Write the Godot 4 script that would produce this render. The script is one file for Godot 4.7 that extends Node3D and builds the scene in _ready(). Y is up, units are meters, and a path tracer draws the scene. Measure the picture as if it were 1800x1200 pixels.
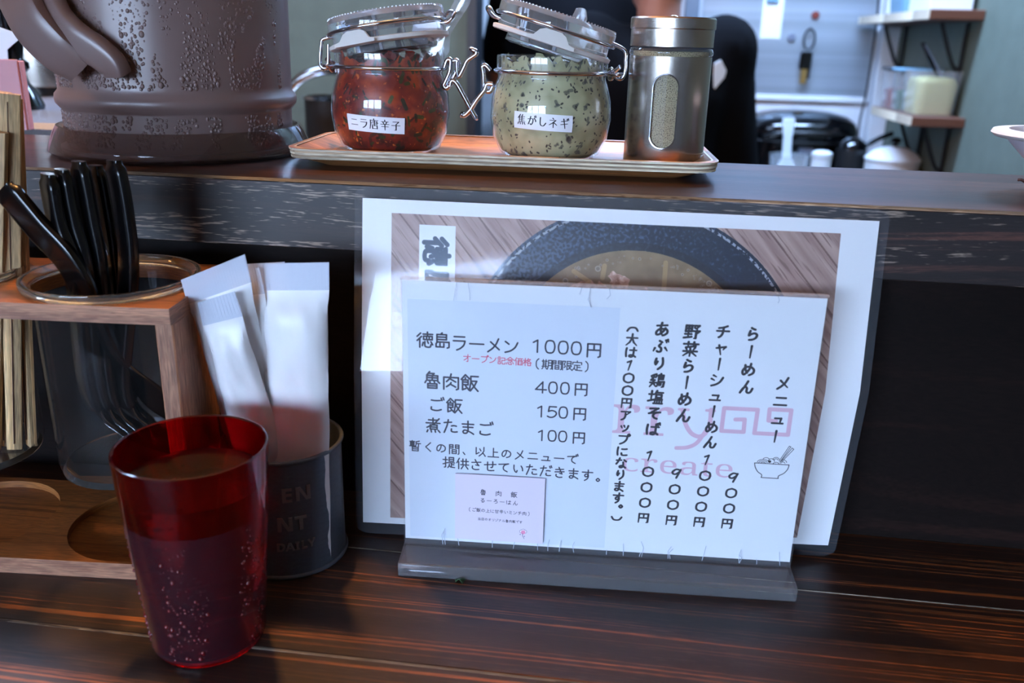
extends Node3D
# A ramen bar's counter: menu stand, poster, red tumbler, condiment jars on the raised shelf, kitchen behind.
# y = 0 is the counter top, z runs towards the guest, units are metres.

const EYE := Vector3(0.0, 0.30, 0.0)
const FPX := 1531.4
var view_basis := Basis.from_euler(Vector3(deg_to_rad(-19.144), deg_to_rad(6.9216), deg_to_rad(1.4706)))
const SHELF_Y := 0.2172
const FLOOR_Y := -1.02
const TRAY_Y := 0.2238
var M := {}
var used := {}
var rng := RandomNumberGenerator.new()


func _ready():
	rng.seed = 20240
	set_camera_and_light()
	make_materials()
	build_room()
	build_counter()
	build_shelf()
	build_kitchen()
	build_people()
	build_poster()
	build_menu_stand()
	build_cutlery_holder()
	build_towel_tin()
	build_tumbler()
	build_pitcher()
	build_tray()
	build_jars()
	build_spice_can()
	build_shelf_neighbours()
	build_crumbs()


func set_camera_and_light():
	var cam := Camera3D.new()
	cam.name = "camera"
	add_child(cam)
	cam.position = EYE
	cam.basis = view_basis
	cam.near = 0.02
	cam.far = 60.0
	cam.fov = rad_to_deg(2.0 * atan(600.0 / FPX))
	var lens := CameraAttributesPhysical.new()
	lens.frustum_focal_length = 12.0 * FPX / 600.0
	lens.frustum_focus_distance = 0.56
	lens.frustum_near = 0.02
	lens.frustum_far = 60.0
	lens.exposure_aperture = 8.0
	cam.attributes = lens
	cam.current = true

	var env := Environment.new()
	env.background_mode = Environment.BG_SKY
	var sky := Sky.new()
	var air := ProceduralSkyMaterial.new()
	air.sky_top_color = Color(0.66, 0.79, 1.0)
	air.sky_horizon_color = Color(0.79, 0.885, 1.0)
	air.ground_horizon_color = Color(0.50, 0.58, 0.70)
	air.ground_bottom_color = Color(0.30, 0.34, 0.40)
	air.sky_energy_multiplier = 4.4
	air.ground_energy_multiplier = 2.4
	sky.sky_material = air
	env.sky = sky
	env.tonemap_mode = Environment.TONE_MAPPER_LINEAR
	env.tonemap_exposure = 1.36
	env.sdfgi_enabled = true
	env.ssao_enabled = true
	env.ssil_enabled = true
	var we := WorldEnvironment.new()
	we.name = "environment"
	we.environment = env
	add_child(we)

	# the kitchen's cool ceiling panels (their glowing faces are built in build_room)
	for p in [Vector3(0.35, 1.47, -2.35), Vector3(-1.2, 1.47, -1.45)]:
		var l := AreaLight3D.new()
		l.name = "kitchen_panel_light"
		add_child(l, true)
		l.position = p
		l.rotation.x = -PI / 2
		l.area_size = Vector2(1.1, 0.28)
		l.light_color = Color(0.66, 0.80, 1.0)
		l.light_energy = 8.0 if p.x > 0.0 else 2.0
		l.area_range = 8.0
		l.shadow_enabled = true


# ---------------------------------------------------------------- names, tags, nodes
func numbered(called: String) -> String:
	used[called] = used.get(called, -1) + 1
	return called if used[called] == 0 else "%s_%03d" % [called, used[called]]


func tag(o: Node, label: String, category: String, group := ""):
	o.set_meta("label", label)
	o.set_meta("category", category)
	if group != "":
		o.set_meta("group", group)


func thing(called: String, at_: Vector3, label: String, category: String, group := "", turn := 0.0) -> Node3D:
	var o := Node3D.new()
	o.name = numbered(called)
	add_child(o)
	o.position = at_
	o.rotation.y = turn
	tag(o, label, category, group)
	return o


func obj(called: String, mesh: Mesh, m: Material, parent: Node = null) -> MeshInstance3D:
	var o := MeshInstance3D.new()
	o.mesh = mesh
	o.material_override = m
	if parent == null:
		o.name = numbered(called)
		add_child(o)
	else:
		o.name = called
		parent.add_child(o, true)
	return o


func struct(called: String, mesh: Mesh, m: Material, parent: Node = null) -> MeshInstance3D:
	var o := obj(called, mesh, m, parent)
	if parent == null:
		o.set_meta("kind", "structure")
	return o


func ray(px: float, py: float) -> Vector3:
	return view_basis * Vector3((px - 900.0) / FPX, -(py - 600.0) / FPX, -1.0)


func at_z(px: float, py: float, z: float) -> Vector3:      # the point of the place on the plane z that was measured there
	var d := ray(px, py)
	return EYE + d * ((z - EYE.z) / d.z)


func at_y(px: float, py: float, y: float) -> Vector3:
	var d := ray(px, py)
	return EYE + d * ((y - EYE.y) / d.y)


func at_plane(px: float, py: float, o: Vector3, n: Vector3) -> Vector3:
	var d := ray(px, py)
	return EYE + d * ((o - EYE).dot(n) / d.dot(n))


# ---------------------------------------------------------------- mesh building
class MB:
	var v := PackedVector3Array()
	var uv := PackedVector2Array()

	func tri(a: Vector3, b: Vector3, c: Vector3, ua = null, ub = null, uc = null):
		v.append_array([a, b, c])
		if ua != null:
			uv.append_array([ua, ub, uc])

	func quad(a: Vector3, b: Vector3, c: Vector3, d: Vector3, ua = null, ub = null, uc = null, ud = null):
		tri(a, b, c, ua, ub, uc)
		tri(a, c, d, ua, uc, ud)

	func out(pts: Array, mid: Vector3):
		var n: Vector3 = (pts[1] - pts[0]).cross(pts[2] - pts[0])
		var m := Vector3.ZERO
		for p in pts:
			m += p
		var flip: bool = n.dot(m / pts.size() - mid) < 0.0
		for i in range(1, pts.size() - 1):
			if flip:
				tri(pts[0], pts[i + 1], pts[i])
			else:
				tri(pts[0], pts[i], pts[i + 1])

	func box(mid: Vector3, size: Vector3, bevel := 0.001):
		var h := size / 2.0
		var b := minf(bevel, minf(h.x, minf(h.y, h.z)) * 0.9)
		var P := func(s: Array, axis: int) -> Vector3:
			var r := Vector3.ZERO
			for k in 3:
				r[k] = s[k] * (h[k] if k == axis else h[k] - b)
			return mid + r
		for axis in 3:
			var p := (axis + 1) % 3
			var q := (axis + 2) % 3
			for s in [-1.0, 1.0]:
				var ring := []
				for e in [[-1.0, -1.0], [1.0, -1.0], [1.0, 1.0], [-1.0, 1.0]]:
					var sg := [0.0, 0.0, 0.0]
					sg[axis] = s
					sg[p] = e[0]
					sg[q] = e[1]
					ring.append(P.call(sg, axis))
				out(ring, mid)
				for t in [-1.0, 1.0]:
					var lo := [0.0, 0.0, 0.0]
					lo[axis] = s
					lo[p] = t
					lo[q] = -1.0
					var hi := lo.duplicate()
					hi[q] = 1.0
					out([P.call(lo, axis), P.call(hi, axis), P.call(hi, p), P.call(lo, p)], mid)
		for x in [-1.0, 1.0]:
			for y in [-1.0, 1.0]:
				for z in [-1.0, 1.0]:
					out([P.call([x, y, z], 0), P.call([x, y, z], 1), P.call([x, y, z], 2)], mid)

	func lathe(prof: Array, segs := 48, mid := Vector3.ZERO, from := 0.0, arc := TAU):
		var n := prof.size()
		for j in segs:
			var a0 := from + arc * j / segs
			var a1 := from + arc * (j + 1) / segs
			if j == segs - 1 and arc >= TAU - 1e-6:
				a1 = from
			var c0 := Vector3(cos(a0), 0, sin(a0))
			var c1 := Vector3(cos(a1), 0, sin(a1))
			for i in n - 1:
				var p: Vector2 = prof[i]
				var q: Vector2 = prof[i + 1]
				var A := mid + c0 * p.x + Vector3(0, p.y, 0)
				var B := mid + c1 * p.x + Vector3(0, p.y, 0)
				var C := mid + c1 * q.x + Vector3(0, q.y, 0)
				var D := mid + c0 * q.x + Vector3(0, q.y, 0)
				var u0 := Vector2(float(j) / segs, p.y)
				var u1 := Vector2(float(j + 1) / segs, p.y)
				var u2 := Vector2(float(j + 1) / segs, q.y)
				var u3 := Vector2(float(j) / segs, q.y)
				if p.x > 1e-6:
					tri(A, B, C, u0, u1, u2)
				if q.x > 1e-6:
					tri(A, C, D, u0, u2, u3)

	func tube(pts: Array, r: float, sides := 8, closed := false, flat := 1.0):
		var n := pts.size()
		var rings := []
		var up := Vector3.ZERO
		for i in n:
			var t: Vector3
			if closed:
				t = (pts[(i + 1) % n] - pts[(i - 1 + n) % n]).normalized()
			else:
				t = (pts[mini(i + 1, n - 1)] - pts[maxi(i - 1, 0)]).normalized()
			if up == Vector3.ZERO:
				up = Vector3.UP if absf(t.y) < 0.9 else Vector3.RIGHT
			up = (up - t * up.dot(t)).normalized()
			var side := t.cross(up)
			var ring := []
			for k in sides:
				var a := TAU * k / sides
				ring.append(pts[i] + up * cos(a) * r + side * sin(a) * r * flat)
			rings.append(ring)
		for i in (n if closed else n - 1):
			var R: Array = rings[i]
			var S: Array = rings[(i + 1) % n]
			for k in sides:
				var k2 := (k + 1) % sides
				quad(R[k], R[k2], S[k2], S[k])
		if not closed:
			for k in range(1, sides - 1):
				tri(rings[0][0], rings[0][k + 1], rings[0][k])
				tri(rings[n - 1][0], rings[n - 1][k], rings[n - 1][k + 1])

	# rings of equal length joined into a skin, closed with fans at both ends
	func loft(rings: Array, capped := true):
		var m: int = rings[0].size()
		for i in rings.size() - 1:
			for k in m:
				var k2 := (k + 1) % m
				quad(rings[i][k], rings[i][k2], rings[i + 1][k2], rings[i + 1][k])
		if capped:
			for e in [0, rings.size() - 1]:
				var mid := Vector3.ZERO
				for p in rings[e]:
					mid += p / m
				for k in m:
					if e == 0:
						tri(mid, rings[e][(k + 1) % m], rings[e][k])
					else:
						tri(mid, rings[e][k], rings[e][(k + 1) % m])

	# a polygon in the plane of x and y of the basis t, pushed along its z
	func prism(poly: PackedVector2Array, depth: float, t := Transform3D()):
		var area := 0.0
		for i in poly.size():
			area += poly[i].cross(poly[(i + 1) % poly.size()])
		if area < 0.0:
			poly = poly.duplicate()
			poly.reverse()
		var ids := Geometry2D.triangulate_polygon(poly)
		for i in range(0, ids.size(), 3):
			var a := poly[ids[i]]
			var b := poly[ids[i + 1]]
			var c := poly[ids[i + 2]]
			if (b - a).cross(c - a) < 0.0:
				var s := b
				b = c
				c = s
			tri(t * Vector3(a.x, a.y, depth), t * Vector3(b.x, b.y, depth), t * Vector3(c.x, c.y, depth))
			tri(t * Vector3(a.x, a.y, 0), t * Vector3(c.x, c.y, 0), t * Vector3(b.x, b.y, 0))
		for i in poly.size():
			var a := poly[i]
			var b := poly[(i + 1) % poly.size()]
			quad(t * Vector3(a.x, a.y, 0), t * Vector3(b.x, b.y, 0), t * Vector3(b.x, b.y, depth), t * Vector3(a.x, a.y, depth))

	# a sheet with thickness; f(u, v) gives the front face
	func sheet(f: Callable, nu: int, nv: int, back: Vector3):
		for i in nu:
			for j in nv:
				var u0 := float(i) / nu
				var u1 := float(i + 1) / nu
				var v0 := float(j) / nv
				var v1 := float(j + 1) / nv
				var a: Vector3 = f.call(u0, v0)
				var b: Vector3 = f.call(u1, v0)
				var c: Vector3 = f.call(u1, v1)
				var d: Vector3 = f.call(u0, v1)
				var ua := Vector2(u0, v0)
				var ub := Vector2(u1, v0)
				var uc := Vector2(u1, v1)
				var ud := Vector2(u0, v1)
				quad(d, c, b, a, ud, uc, ub, ua)
				quad(a + back, b + back, c + back, d + back, ua, ub, uc, ud)
				if i == 0:
					quad(a, a + back, d + back, d, ua, ua, ud, ud)
				if i == nu - 1:
					quad(c, c + back, b + back, b, uc, uc, ub, ub)
				if j == 0:
					quad(b, b + back, a + back, a, ub, ub, ua, ua)
				if j == nv - 1:
					quad(d, d + back, c + back, c, ud, ud, uc, uc)

	func done(crease := 40.0, turn_out := true) -> ArrayMesh:
		var n := v.size() / 3
		var fn := PackedVector3Array()
		fn.resize(n)
		var vol := 0.0
		for i in n:
			var a := v[i * 3]
			var b := v[i * 3 + 1]
			var c := v[i * 3 + 2]
			fn[i] = (b - a).cross(c - a)
			vol += a.dot(b.cross(c))
		var flip := vol < 0.0 and turn_out
		var fu := PackedVector3Array()
		fu.resize(n)
		for i in n:
			if flip:
				fn[i] = -fn[i]
			fu[i] = fn[i].normalized()
		var near := {}
		for i in v.size():
			var key := Vector3i((v[i] * 50000.0).round())
			if near.has(key):
				near[key].append(i / 3)
			else:
				near[key] = [i / 3]
		var lim := cos(deg_to_rad(crease))
		var ov := PackedVector3Array()
		var on := PackedVector3Array()
		var ou := PackedVector2Array()
		ov.resize(v.size())
		on.resize(v.size())
		ou.resize(v.size())
		var has_uv := uv.size() == v.size()
		for i in n:
			var g := fu[i]
			for k in 3:
				var src := i * 3 + k
				var dst: int = i * 3 + ([0, 2, 1][k] if not flip else k)
				var s := Vector3.ZERO
				for f in near[Vector3i((v[src] * 50000.0).round())]:
					if fu[f].dot(g) > lim:
						s += fn[f]
				ov[dst] = v[src]
				on[dst] = s.normalized() if s.length_squared() > 0.0 else g
				if has_uv:
					ou[dst] = uv[src]
				else:
					var q := v[src]
					var w := g.abs()
					ou[dst] = Vector2(q.x, q.z) if w.y >= w.x and w.y >= w.z else (Vector2(q.x, q.y) if w.z >= w.x else Vector2(q.z, q.y))
		var arr := []
		arr.resize(Mesh.ARRAY_MAX)
		arr[Mesh.ARRAY_VERTEX] = ov
		arr[Mesh.ARRAY_NORMAL] = on
		arr[Mesh.ARRAY_TEX_UV] = ou
		var m := ArrayMesh.new()
		m.add_surface_from_arrays(Mesh.PRIMITIVE_TRIANGLES, arr)
		return m


func box(mid: Vector3, size: Vector3, bevel := 0.001) -> ArrayMesh:
	var b := MB.new()
	b.box(mid, size, bevel)
	return b.done(20.0)


func span(lo: Vector3, hi: Vector3, bevel := 0.001) -> ArrayMesh:
	return box((lo + hi) / 2.0, (hi - lo).abs(), bevel)


func lathe(prof: Array, segs := 48, crease := 35.0, mid := Vector3.ZERO) -> ArrayMesh:
	var b := MB.new()
	b.lathe(prof, segs, mid)
	return b.done(crease)


func tube(pts: Array, r: float, sides := 8, closed := false) -> ArrayMesh:
	var b := MB.new()
	b.tube(pts, r, sides, closed)
	return b.done(50.0)


func smooth(pts: Array, steps := 6, closed := false) -> Array:
	var out := []
	var n := pts.size()
	for i in (n if closed else n - 1):
		var a = pts[(i - 1 + n) % n] if closed else pts[maxi(i - 1, 0)]
		var b = pts[i]
		var c = pts[(i + 1) % n]
		var d = pts[(i + 2) % n] if closed else pts[mini(i + 2, n - 1)]
		for k in steps:
			var t := float(k) / steps
			out.append(b.cubic_interpolate(c, a, d, t))
	if not closed:
		out.append(pts[n - 1])
	return out


func rounded(w: float, h: float, r: float, steps := 6) -> PackedVector2Array:
	var p := PackedVector2Array()
	for c in [[1, 1, 0.0], [-1, 1, PI / 2], [-1, -1, PI], [1, -1, PI * 1.5]]:
		for k in steps + 1:
			var a: float = c[2] + PI / 2 * k / steps
			p.append(Vector2(c[0] * (w / 2 - r) + cos(a) * r, c[1] * (h / 2 - r) + sin(a) * r))
	return p


# ---------------------------------------------------------------- materials
func mat(called: String, c: Color, rough := 0.6, metal := 0.0) -> StandardMaterial3D:
	var m := StandardMaterial3D.new()
	m.resource_name = called
	m.albedo_color = c
	m.roughness = rough
	m.metallic = metal
	M[called] = m
	return m


func clear(called: String, c: Color, alpha: float, rough := 0.03) -> StandardMaterial3D:      # a thin pane or film
	var m := mat(called, Color(c.r, c.g, c.b, alpha), rough)
	m.transparency = BaseMaterial3D.TRANSPARENCY_ALPHA
	m.cull_mode = BaseMaterial3D.CULL_DISABLED
	return m


func solid_clear(called: String, c: Color, ior := 0.05, rough := 0.0) -> StandardMaterial3D:      # thick glass, plastic, water
	var m := mat(called, Color(c.r, c.g, c.b, 0.02), rough)
	m.transparency = BaseMaterial3D.TRANSPARENCY_ALPHA
	m.refraction_enabled = true
	m.refraction_scale = ior
	return m


func noise(freq: float, seed_ := 1, octaves := 3) -> FastNoiseLite:
	var n := FastNoiseLite.new()
	n.seed = seed_
	n.noise_type = FastNoiseLite.TYPE_SIMPLEX_SMOOTH
	n.frequency = freq
	n.fractal_octaves = octaves
	return n


func tex_of(w: int, h: int, f: Callable) -> ImageTexture:
	var d := PackedByteArray()
	d.resize(w * h * 3)
	var k := 0
	for y in h:
		for x in w:
			var c: Color = f.call(x, y)
			d[k] = clampi(int(c.r * 255.0), 0, 255)
			d[k + 1] = clampi(int(c.g * 255.0), 0, 255)
			d[k + 2] = clampi(int(c.b * 255.0), 0, 255)
			k += 3
	return ImageTexture.create_from_image(Image.create_from_data(w, h, false, Image.FORMAT_RGB8, d))


# grain along u: su x sv metres, streaks of the second colour, flecks of the third
func wood(w: int, h: int, su: float, sv: float, base: Color, streak: Color, fleck: Color, per_m: float, amount: float, flecks: float, seed_: int, wave := 0.004) -> ImageTexture:
	var slow := noise(1.0, seed_, 2)
	var line := noise(1.0, seed_ + 1, 3)
	var fine := noise(1.0, seed_ + 2, 2)
	var worn := noise(1.0, seed_ + 3, 3)
	return tex_of(w, h, func(x: int, y: int) -> Color:
		var u := su * x / w
		var v := sv * y / h
		var q := v + slow.get_noise_2d(u * 2.2, v * 14.0) * wave
		var l := line.get_noise_2d(u * 1.2, q * per_m)
		var big := slow.get_noise_2d(u * 1.5 + 40.0, q * per_m * 0.12)
		var f := fine.get_noise_2d(u * 55.0, q * 2200.0)
		var t := smoothstep(0.10, 0.42, l + 0.12 * f) * clampf(0.55 + 1.1 * big, 0.0, 1.0) * amount
		var c := base.lerp(streak, t) * (1.0 + 0.28 * f + 0.30 * big)
		if flecks > 0.0:
			var k := worn.get_noise_2d(u * 42.0, q * 560.0) + 0.75 * worn.get_noise_2d(u * 4.0 + 9.0, q * 45.0)
			c = c.lerp(fleck, smoothstep(0.34, 0.60, k + 0.25 * f) * flecks)
		return c)


func upright(t: ImageTexture) -> ImageTexture:
	var im := t.get_image()
	im.rotate_90(CLOCKWISE)
	return ImageTexture.create_from_image(im)


func wooden(called: String, t: Texture2D, su: float, sv: float, rough: float, shift := Vector2.ZERO) -> StandardMaterial3D:
	var m := mat(called, Color.WHITE, rough)
	m.albedo_texture = t
	m.uv1_scale = Vector3(1.0 / su, 1.0 / sv, 1.0)
	m.uv1_offset = Vector3(shift.x, shift.y, 0)
	return m


func make_materials():
	# counter and shelf
	var m: StandardMaterial3D
	m = wooden("counter_wood", wood(512, 1536, 0.9, 0.36, Color(0.165, 0.108, 0.088), Color(0.52, 0.30, 0.15), Color(0.62, 0.56, 0.46), 350.0, 0.95, 0.10, 11, 0.003), 0.9, 0.36, 0.42, Vector2(0.5, 0.62))
	m = wooden("shelf_wood", wood(512, 512, 0.9, 0.20, Color(0.225, 0.162, 0.145), Color(0.30, 0.21, 0.175), Color(0.60, 0.55, 0.50), 190.0, 0.8, 0.18, 23, 0.004), 0.9, 0.20, 0.30, Vector2(0.5, 0.1))
	m.metallic_specular = 0.15
	m = wooden("shelf_edge_wood", wood(1024, 256, 0.9, 0.06, Color(0.125, 0.10, 0.10), Color(0.30, 0.19, 0.16), Color(0.60, 0.53, 0.47), 110.0, 0.9, 0.9, 31, 0.010), 0.9, 0.06, 0.5, Vector2(0.5, 0.0))
	m = wooden("riser_wood", wood(512, 256, 1.2, 0.25, Color(0.085, 0.060, 0.052), Color(0.16, 0.095, 0.078), Color(0.3, 0.2, 0.18), 30.0, 0.55, 0.0, 43, 0.02), 1.2, 0.25, 0.6, Vector2(0.5, 0.0))
	m.metallic_specular = 0.22
	m = wooden("worn_edge", wood(1024, 64, 0.9, 0.02, Color(0.36, 0.34, 0.29), Color(0.66, 0.65, 0.59), Color(0.15, 0.11, 0.09), 700.0, 0.9, 1.0, 57, 0.002), 0.9, 0.02, 0.7)
	m = wooden("acacia", wood(512, 384, 0.26, 0.14, Color(0.58, 0.36, 0.18), Color(0.30, 0.165, 0.08), Color(0.74, 0.48, 0.26), 150.0, 0.85, 0.12, 61, 0.006), 0.26, 0.14, 0.42)
	m = wooden("acacia_edge_lit", wood(512, 128, 0.26, 0.05, Color(0.66, 0.45, 0.33), Color(0.50, 0.31, 0.21), Color(0.40, 0.23, 0.16), 160.0, 0.7, 0.45, 67, 0.003), 0.26, 0.05, 0.55)  # pinker than acacia: cool window light on the edges put into the colour
	m = wooden("tray_wood", wood(512, 256, 0.30, 0.15, Color(0.70, 0.47, 0.28), Color(0.52, 0.32, 0.17), Color(0.8, 0.6, 0.4), 260.0, 0.7, 0.0, 71, 0.002), 0.30, 0.15, 0.30, Vector2(0.5, 0.0))
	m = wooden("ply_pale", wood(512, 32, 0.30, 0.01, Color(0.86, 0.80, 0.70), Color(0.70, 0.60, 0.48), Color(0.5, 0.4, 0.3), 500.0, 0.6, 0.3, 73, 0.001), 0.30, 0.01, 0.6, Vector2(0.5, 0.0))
	m = wooden("ply_dark", wood(512, 32, 0.30, 0.01, Color(0.70, 0.60, 0.49), Color(0.58, 0.47, 0.37), Color(0.3, 0.2, 0.15), 500.0, 0.6, 0.3, 79, 0.001), 0.30, 0.01, 0.7, Vector2(0.5, 0.0))
	m = wooden("chopstick_wood", upright(wood(256, 128, 0.25, 0.04, Color(0.80, 0.66, 0.47), Color(0.62, 0.47, 0.30), Color(0.5, 0.35, 0.2), 400.0, 0.7, 0.2, 89, 0.001)), 0.04, 0.25, 0.6)
	mat("wall_shelf_wood", Color(0.36, 0.20, 0.12), 0.55)
	mat("gap", Color(0.03, 0.025, 0.02), 0.9)
	# room
	m = mat("sage_paint", Color(0.385, 0.43, 0.385), 0.75)
	mottle(m, 0.05, 101)
	m = mat("white_wall", Color(0.84, 0.85, 0.87), 0.6)
	mottle(m, 0.03, 103)
	mat("added_wainscot", Color(0.17, 0.11, 0.085), 0.5)  # for the added boarding out of view, mirrored dark in the steel
	mat("ceiling_paint", Color(0.80, 0.80, 0.80), 0.9)
	mat("floor_tile", Color(0.30, 0.29, 0.28), 0.5)
	mat("dark_trim", Color(0.11, 0.12, 0.14), 0.5)
	mat("dining_wall", Color(0.52, 0.46, 0.40), 0.8)
	m = mat("steel_sheet", Color(0.76, 0.81, 0.86), 0.36, 0.65)
	m.albedo_texture = tex_of(8, 256, func(_x: int, y: int) -> Color:
		var k := 0.88 + 0.12 * noise(0.05, 5).get_noise_1d(y) + 0.05 * noise(0.4, 6).get_noise_1d(y)
		return Color(k, k, k))
	clear("pane", Color(0.9, 0.95, 1.0), 0.04)
	# metal, plastic, glass
	m = mat("brushed_steel", Color(0.66, 0.63, 0.60), 0.20, 1.0)
	m.anisotropy_enabled = true
	m.anisotropy = 0.85
	mat("wire_steel", Color(0.80, 0.80, 0.82), 0.13, 1.0)
	mat("chrome", Color(0.78, 0.78, 0.80), 0.12, 1.0)
	mat("black_plastic", Color(0.018, 0.018, 0.021), 0.20)
	mat("black_gloss", Color(0.02, 0.022, 0.028), 0.12)
	mat("black_iron", Color(0.05, 0.055, 0.065), 0.5)
	mat("white_plastic", Color(0.86, 0.87, 0.88), 0.4)
	mat("rubber", Color(0.87, 0.85, 0.82), 0.45)
	clear("jar_glass", Color(0.95, 0.97, 0.97), 0.012, 0.01)
	clear("tumbler_glass", Color(0.85, 0.90, 0.90), 0.008, 0.01).metallic_specular = 0.36
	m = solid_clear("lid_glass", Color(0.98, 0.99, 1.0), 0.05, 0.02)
	m.albedo_color.a = 0.10  # milky white puts the bright inner reflections into the lid glass
	solid_clear("thick_glass", Color(0.96, 0.99, 0.98), 0.05, 0.0)
	solid_clear("acrylic", Color(0.97, 0.98, 0.99), 0.049, 0.03).albedo_color = Color(0.97, 0.98, 0.99, 0.07)
	clear("film", Color(0.75, 0.78, 0.82), 0.035, 0.05).metallic_specular = 0.36  # grey veil: reflection on the poster pouch put into the film's colour
	clear("clear_plastic", Color(0.90, 0.93, 0.96), 0.16, 0.08)
	solid_clear("red_plastic", Color(0.80, 0.012, 0.045), 0.049, 0.06)
	solid_clear("water", Color(0.98, 0.99, 1.0), 0.033, 0.0)
	mat("dew", Color(0.45, 0.375, 0.36), 0.04)
	mat("red_dew", Color(0.36, 0.035, 0.055), 0.04)
	m = mat("condensation", Color(0.60, 0.60, 0.72, 0.018), 0.6)
	m.transparency = BaseMaterial3D.TRANSPARENCY_ALPHA
	mat("tin_letter", Color(0.50, 0.49, 0.50), 0.4, 0.3)
	m = mat("smoke_plastic", Color(0.46, 0.375, 0.355), 0.36)
	m.clearcoat_enabled = true
	m.clearcoat = 0.25
	m.clearcoat_roughness = 0.3
	clear("smoke_clear", Color(0.27, 0.19, 0.17), 0.36, 0.03)
	m = mat("galvanised", Color(0.44, 0.485, 0.54), 0.45, 0.15)
	mottle(m, 0.08, 107, 90.0)
	m = mat("tin_plate", Color(0.37, 0.41, 0.46), 0.45, 0.3)
	mottle(m, 0.08, 109, 90.0)
	m = mat("packet_film", Color(0.90, 0.895, 0.89), 0.35)
	m.backlight_enabled = true
	m.backlight = Color(0.35, 0.35, 0.37)
	m = mat("packet_seal", Color(0.86, 0.89, 0.94, 0.62), 0.3)
	m.transparency = BaseMaterial3D.TRANSPARENCY_ALPHA
	m.cull_mode = BaseMaterial3D.CULL_DISABLED
	# food
	m = mat("chive_paste", Color.WHITE, 0.38)
	m.albedo_texture = chilli_texture()
	m = mat("leek_oil", Color.WHITE, 0.40)
	m.albedo_texture = leek_texture()
	m = mat("pepper", Color.WHITE, 0.8)
	var pn := noise(0.16, 7, 3)
	m.albedo_texture = tex_of(256, 256, func(x: int, y: int) -> Color:
		var k := pn.get_noise_2d(x, y)
		return Color(0.66, 0.62, 0.50).lerp(Color(0.26, 0.22, 0.17), smoothstep(0.12, 0.42, k)))
	m.uv1_triplanar = true
	m.uv1_scale = Vector3(26, 26, 26)
	mat("green_leaf", Color(0.10, 0.26, 0.08), 0.5)
	mat("dried_brown", Color(0.30, 0.17, 0.13), 0.7)
	# paper
	mat("paper", Color(0.88, 0.89, 0.90), 0.55)
	mat("pink_card", Color(0.80, 0.56, 0.58), 0.6)
	# people
	mat("skin", Color(0.62, 0.43, 0.36), 0.55)
	mat("hair", Color(0.05, 0.045, 0.045), 0.5)
	m = mat("black_cotton", Color(0.035, 0.038, 0.052), 0.95)
	m.metallic_specular = 0.2
	m = mat("charcoal_cotton", Color(0.13, 0.125, 0.145), 0.9)
	mat("trousers", Color(0.08, 0.085, 0.10), 0.9)
	# kitchen odds
	mat("brass", Color(0.70, 0.56, 0.33), 0.35, 0.8)
	mat("blue_magnet", Color(0.35, 0.55, 0.88), 0.5)
	mat("grey_magnet", Color(0.42, 0.44, 0.50), 0.5)
	mat("noodle_yellow", Color(0.72, 0.69, 0.46), 0.6)
	mat("chilli_red", Color(0.45, 0.16, 0.11), 0.6)
	mat("herb_green", Color(0.13, 0.30, 0.15), 0.6)
	mat("teal_plastic", Color(0.45, 0.62, 0.72), 0.5)
	m = mat("lamp_glow", Color(0.9, 0.95, 1.0), 0.5)
	m.emission_enabled = true
	m.emission = Color(0.72, 0.84, 1.0)
	m.emission_energy_multiplier = 4.0
	m = mat("warm_glow", Color(1.0, 0.8, 0.55), 0.5)
	m.emission_enabled = true
	m.emission = Color(1.0, 0.72, 0.42)
	m.emission_energy_multiplier = 12.0


func mottle(m: StandardMaterial3D, amount: float, seed_: int, scale_ := 3.0):
	var n := noise(0.03, seed_, 4)
	m.albedo_texture = tex_of(128, 128, func(x: int, y: int) -> Color:
		var k := 1.0 - amount + amount * n.get_noise_2d(x, y)
		return Color(k, k, k))
	m.uv1_triplanar = true
	m.uv1_scale = Vector3(scale_, scale_, scale_)


# what lies against the glass of the two jars; u goes round, v is height
func chilli_texture() -> ImageTexture:
	var w := 1024
	var h := 320
	var a := noise(0.012, 3, 4)
	var b := noise(0.05, 9, 3)
	var cv := Canvas.new(w, h, Color.WHITE)
	for y in h:
		for x in w:
			var s := sin(TAU * x / w) * 160.0
			var c := cos(TAU * x / w) * 160.0
			var k := a.get_noise_3d(s, c, y)
			var f := b.get_noise_3d(s, c, y)
			var col := Color(0.46, 0.105, 0.04).lerp(Color(0.66, 0.25, 0.07), smoothstep(-0.15, 0.45, k))
			col = col.lerp(Color(0.30, 0.065, 0.035), smoothstep(0.15, 0.55, -k + 0.3 * f))
			col = col.lerp(Color(0.80, 0.42, 0.16), smoothstep(0.35, 0.6, f))
			cv.put(x, y, col)
	var r := RandomNumberGenerator.new()
	r.seed = 41
	for i in 330:
		var p := Vector2(r.randf() * w, r.randf() * h)
		var an := r.randf() * TAU
		var l := r.randf_range(6, 26)
		var q := p + Vector2(cos(an), sin(an)) * l
		cv.line(p, q, r.randf_range(4, 12), [Color(0.10, 0.15, 0.05), Color(0.17, 0.25, 0.07), Color(0.22, 0.07, 0.04), Color(0.09, 0.07, 0.04)][i % 4], 0.85)
	return cv.texture()


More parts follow.
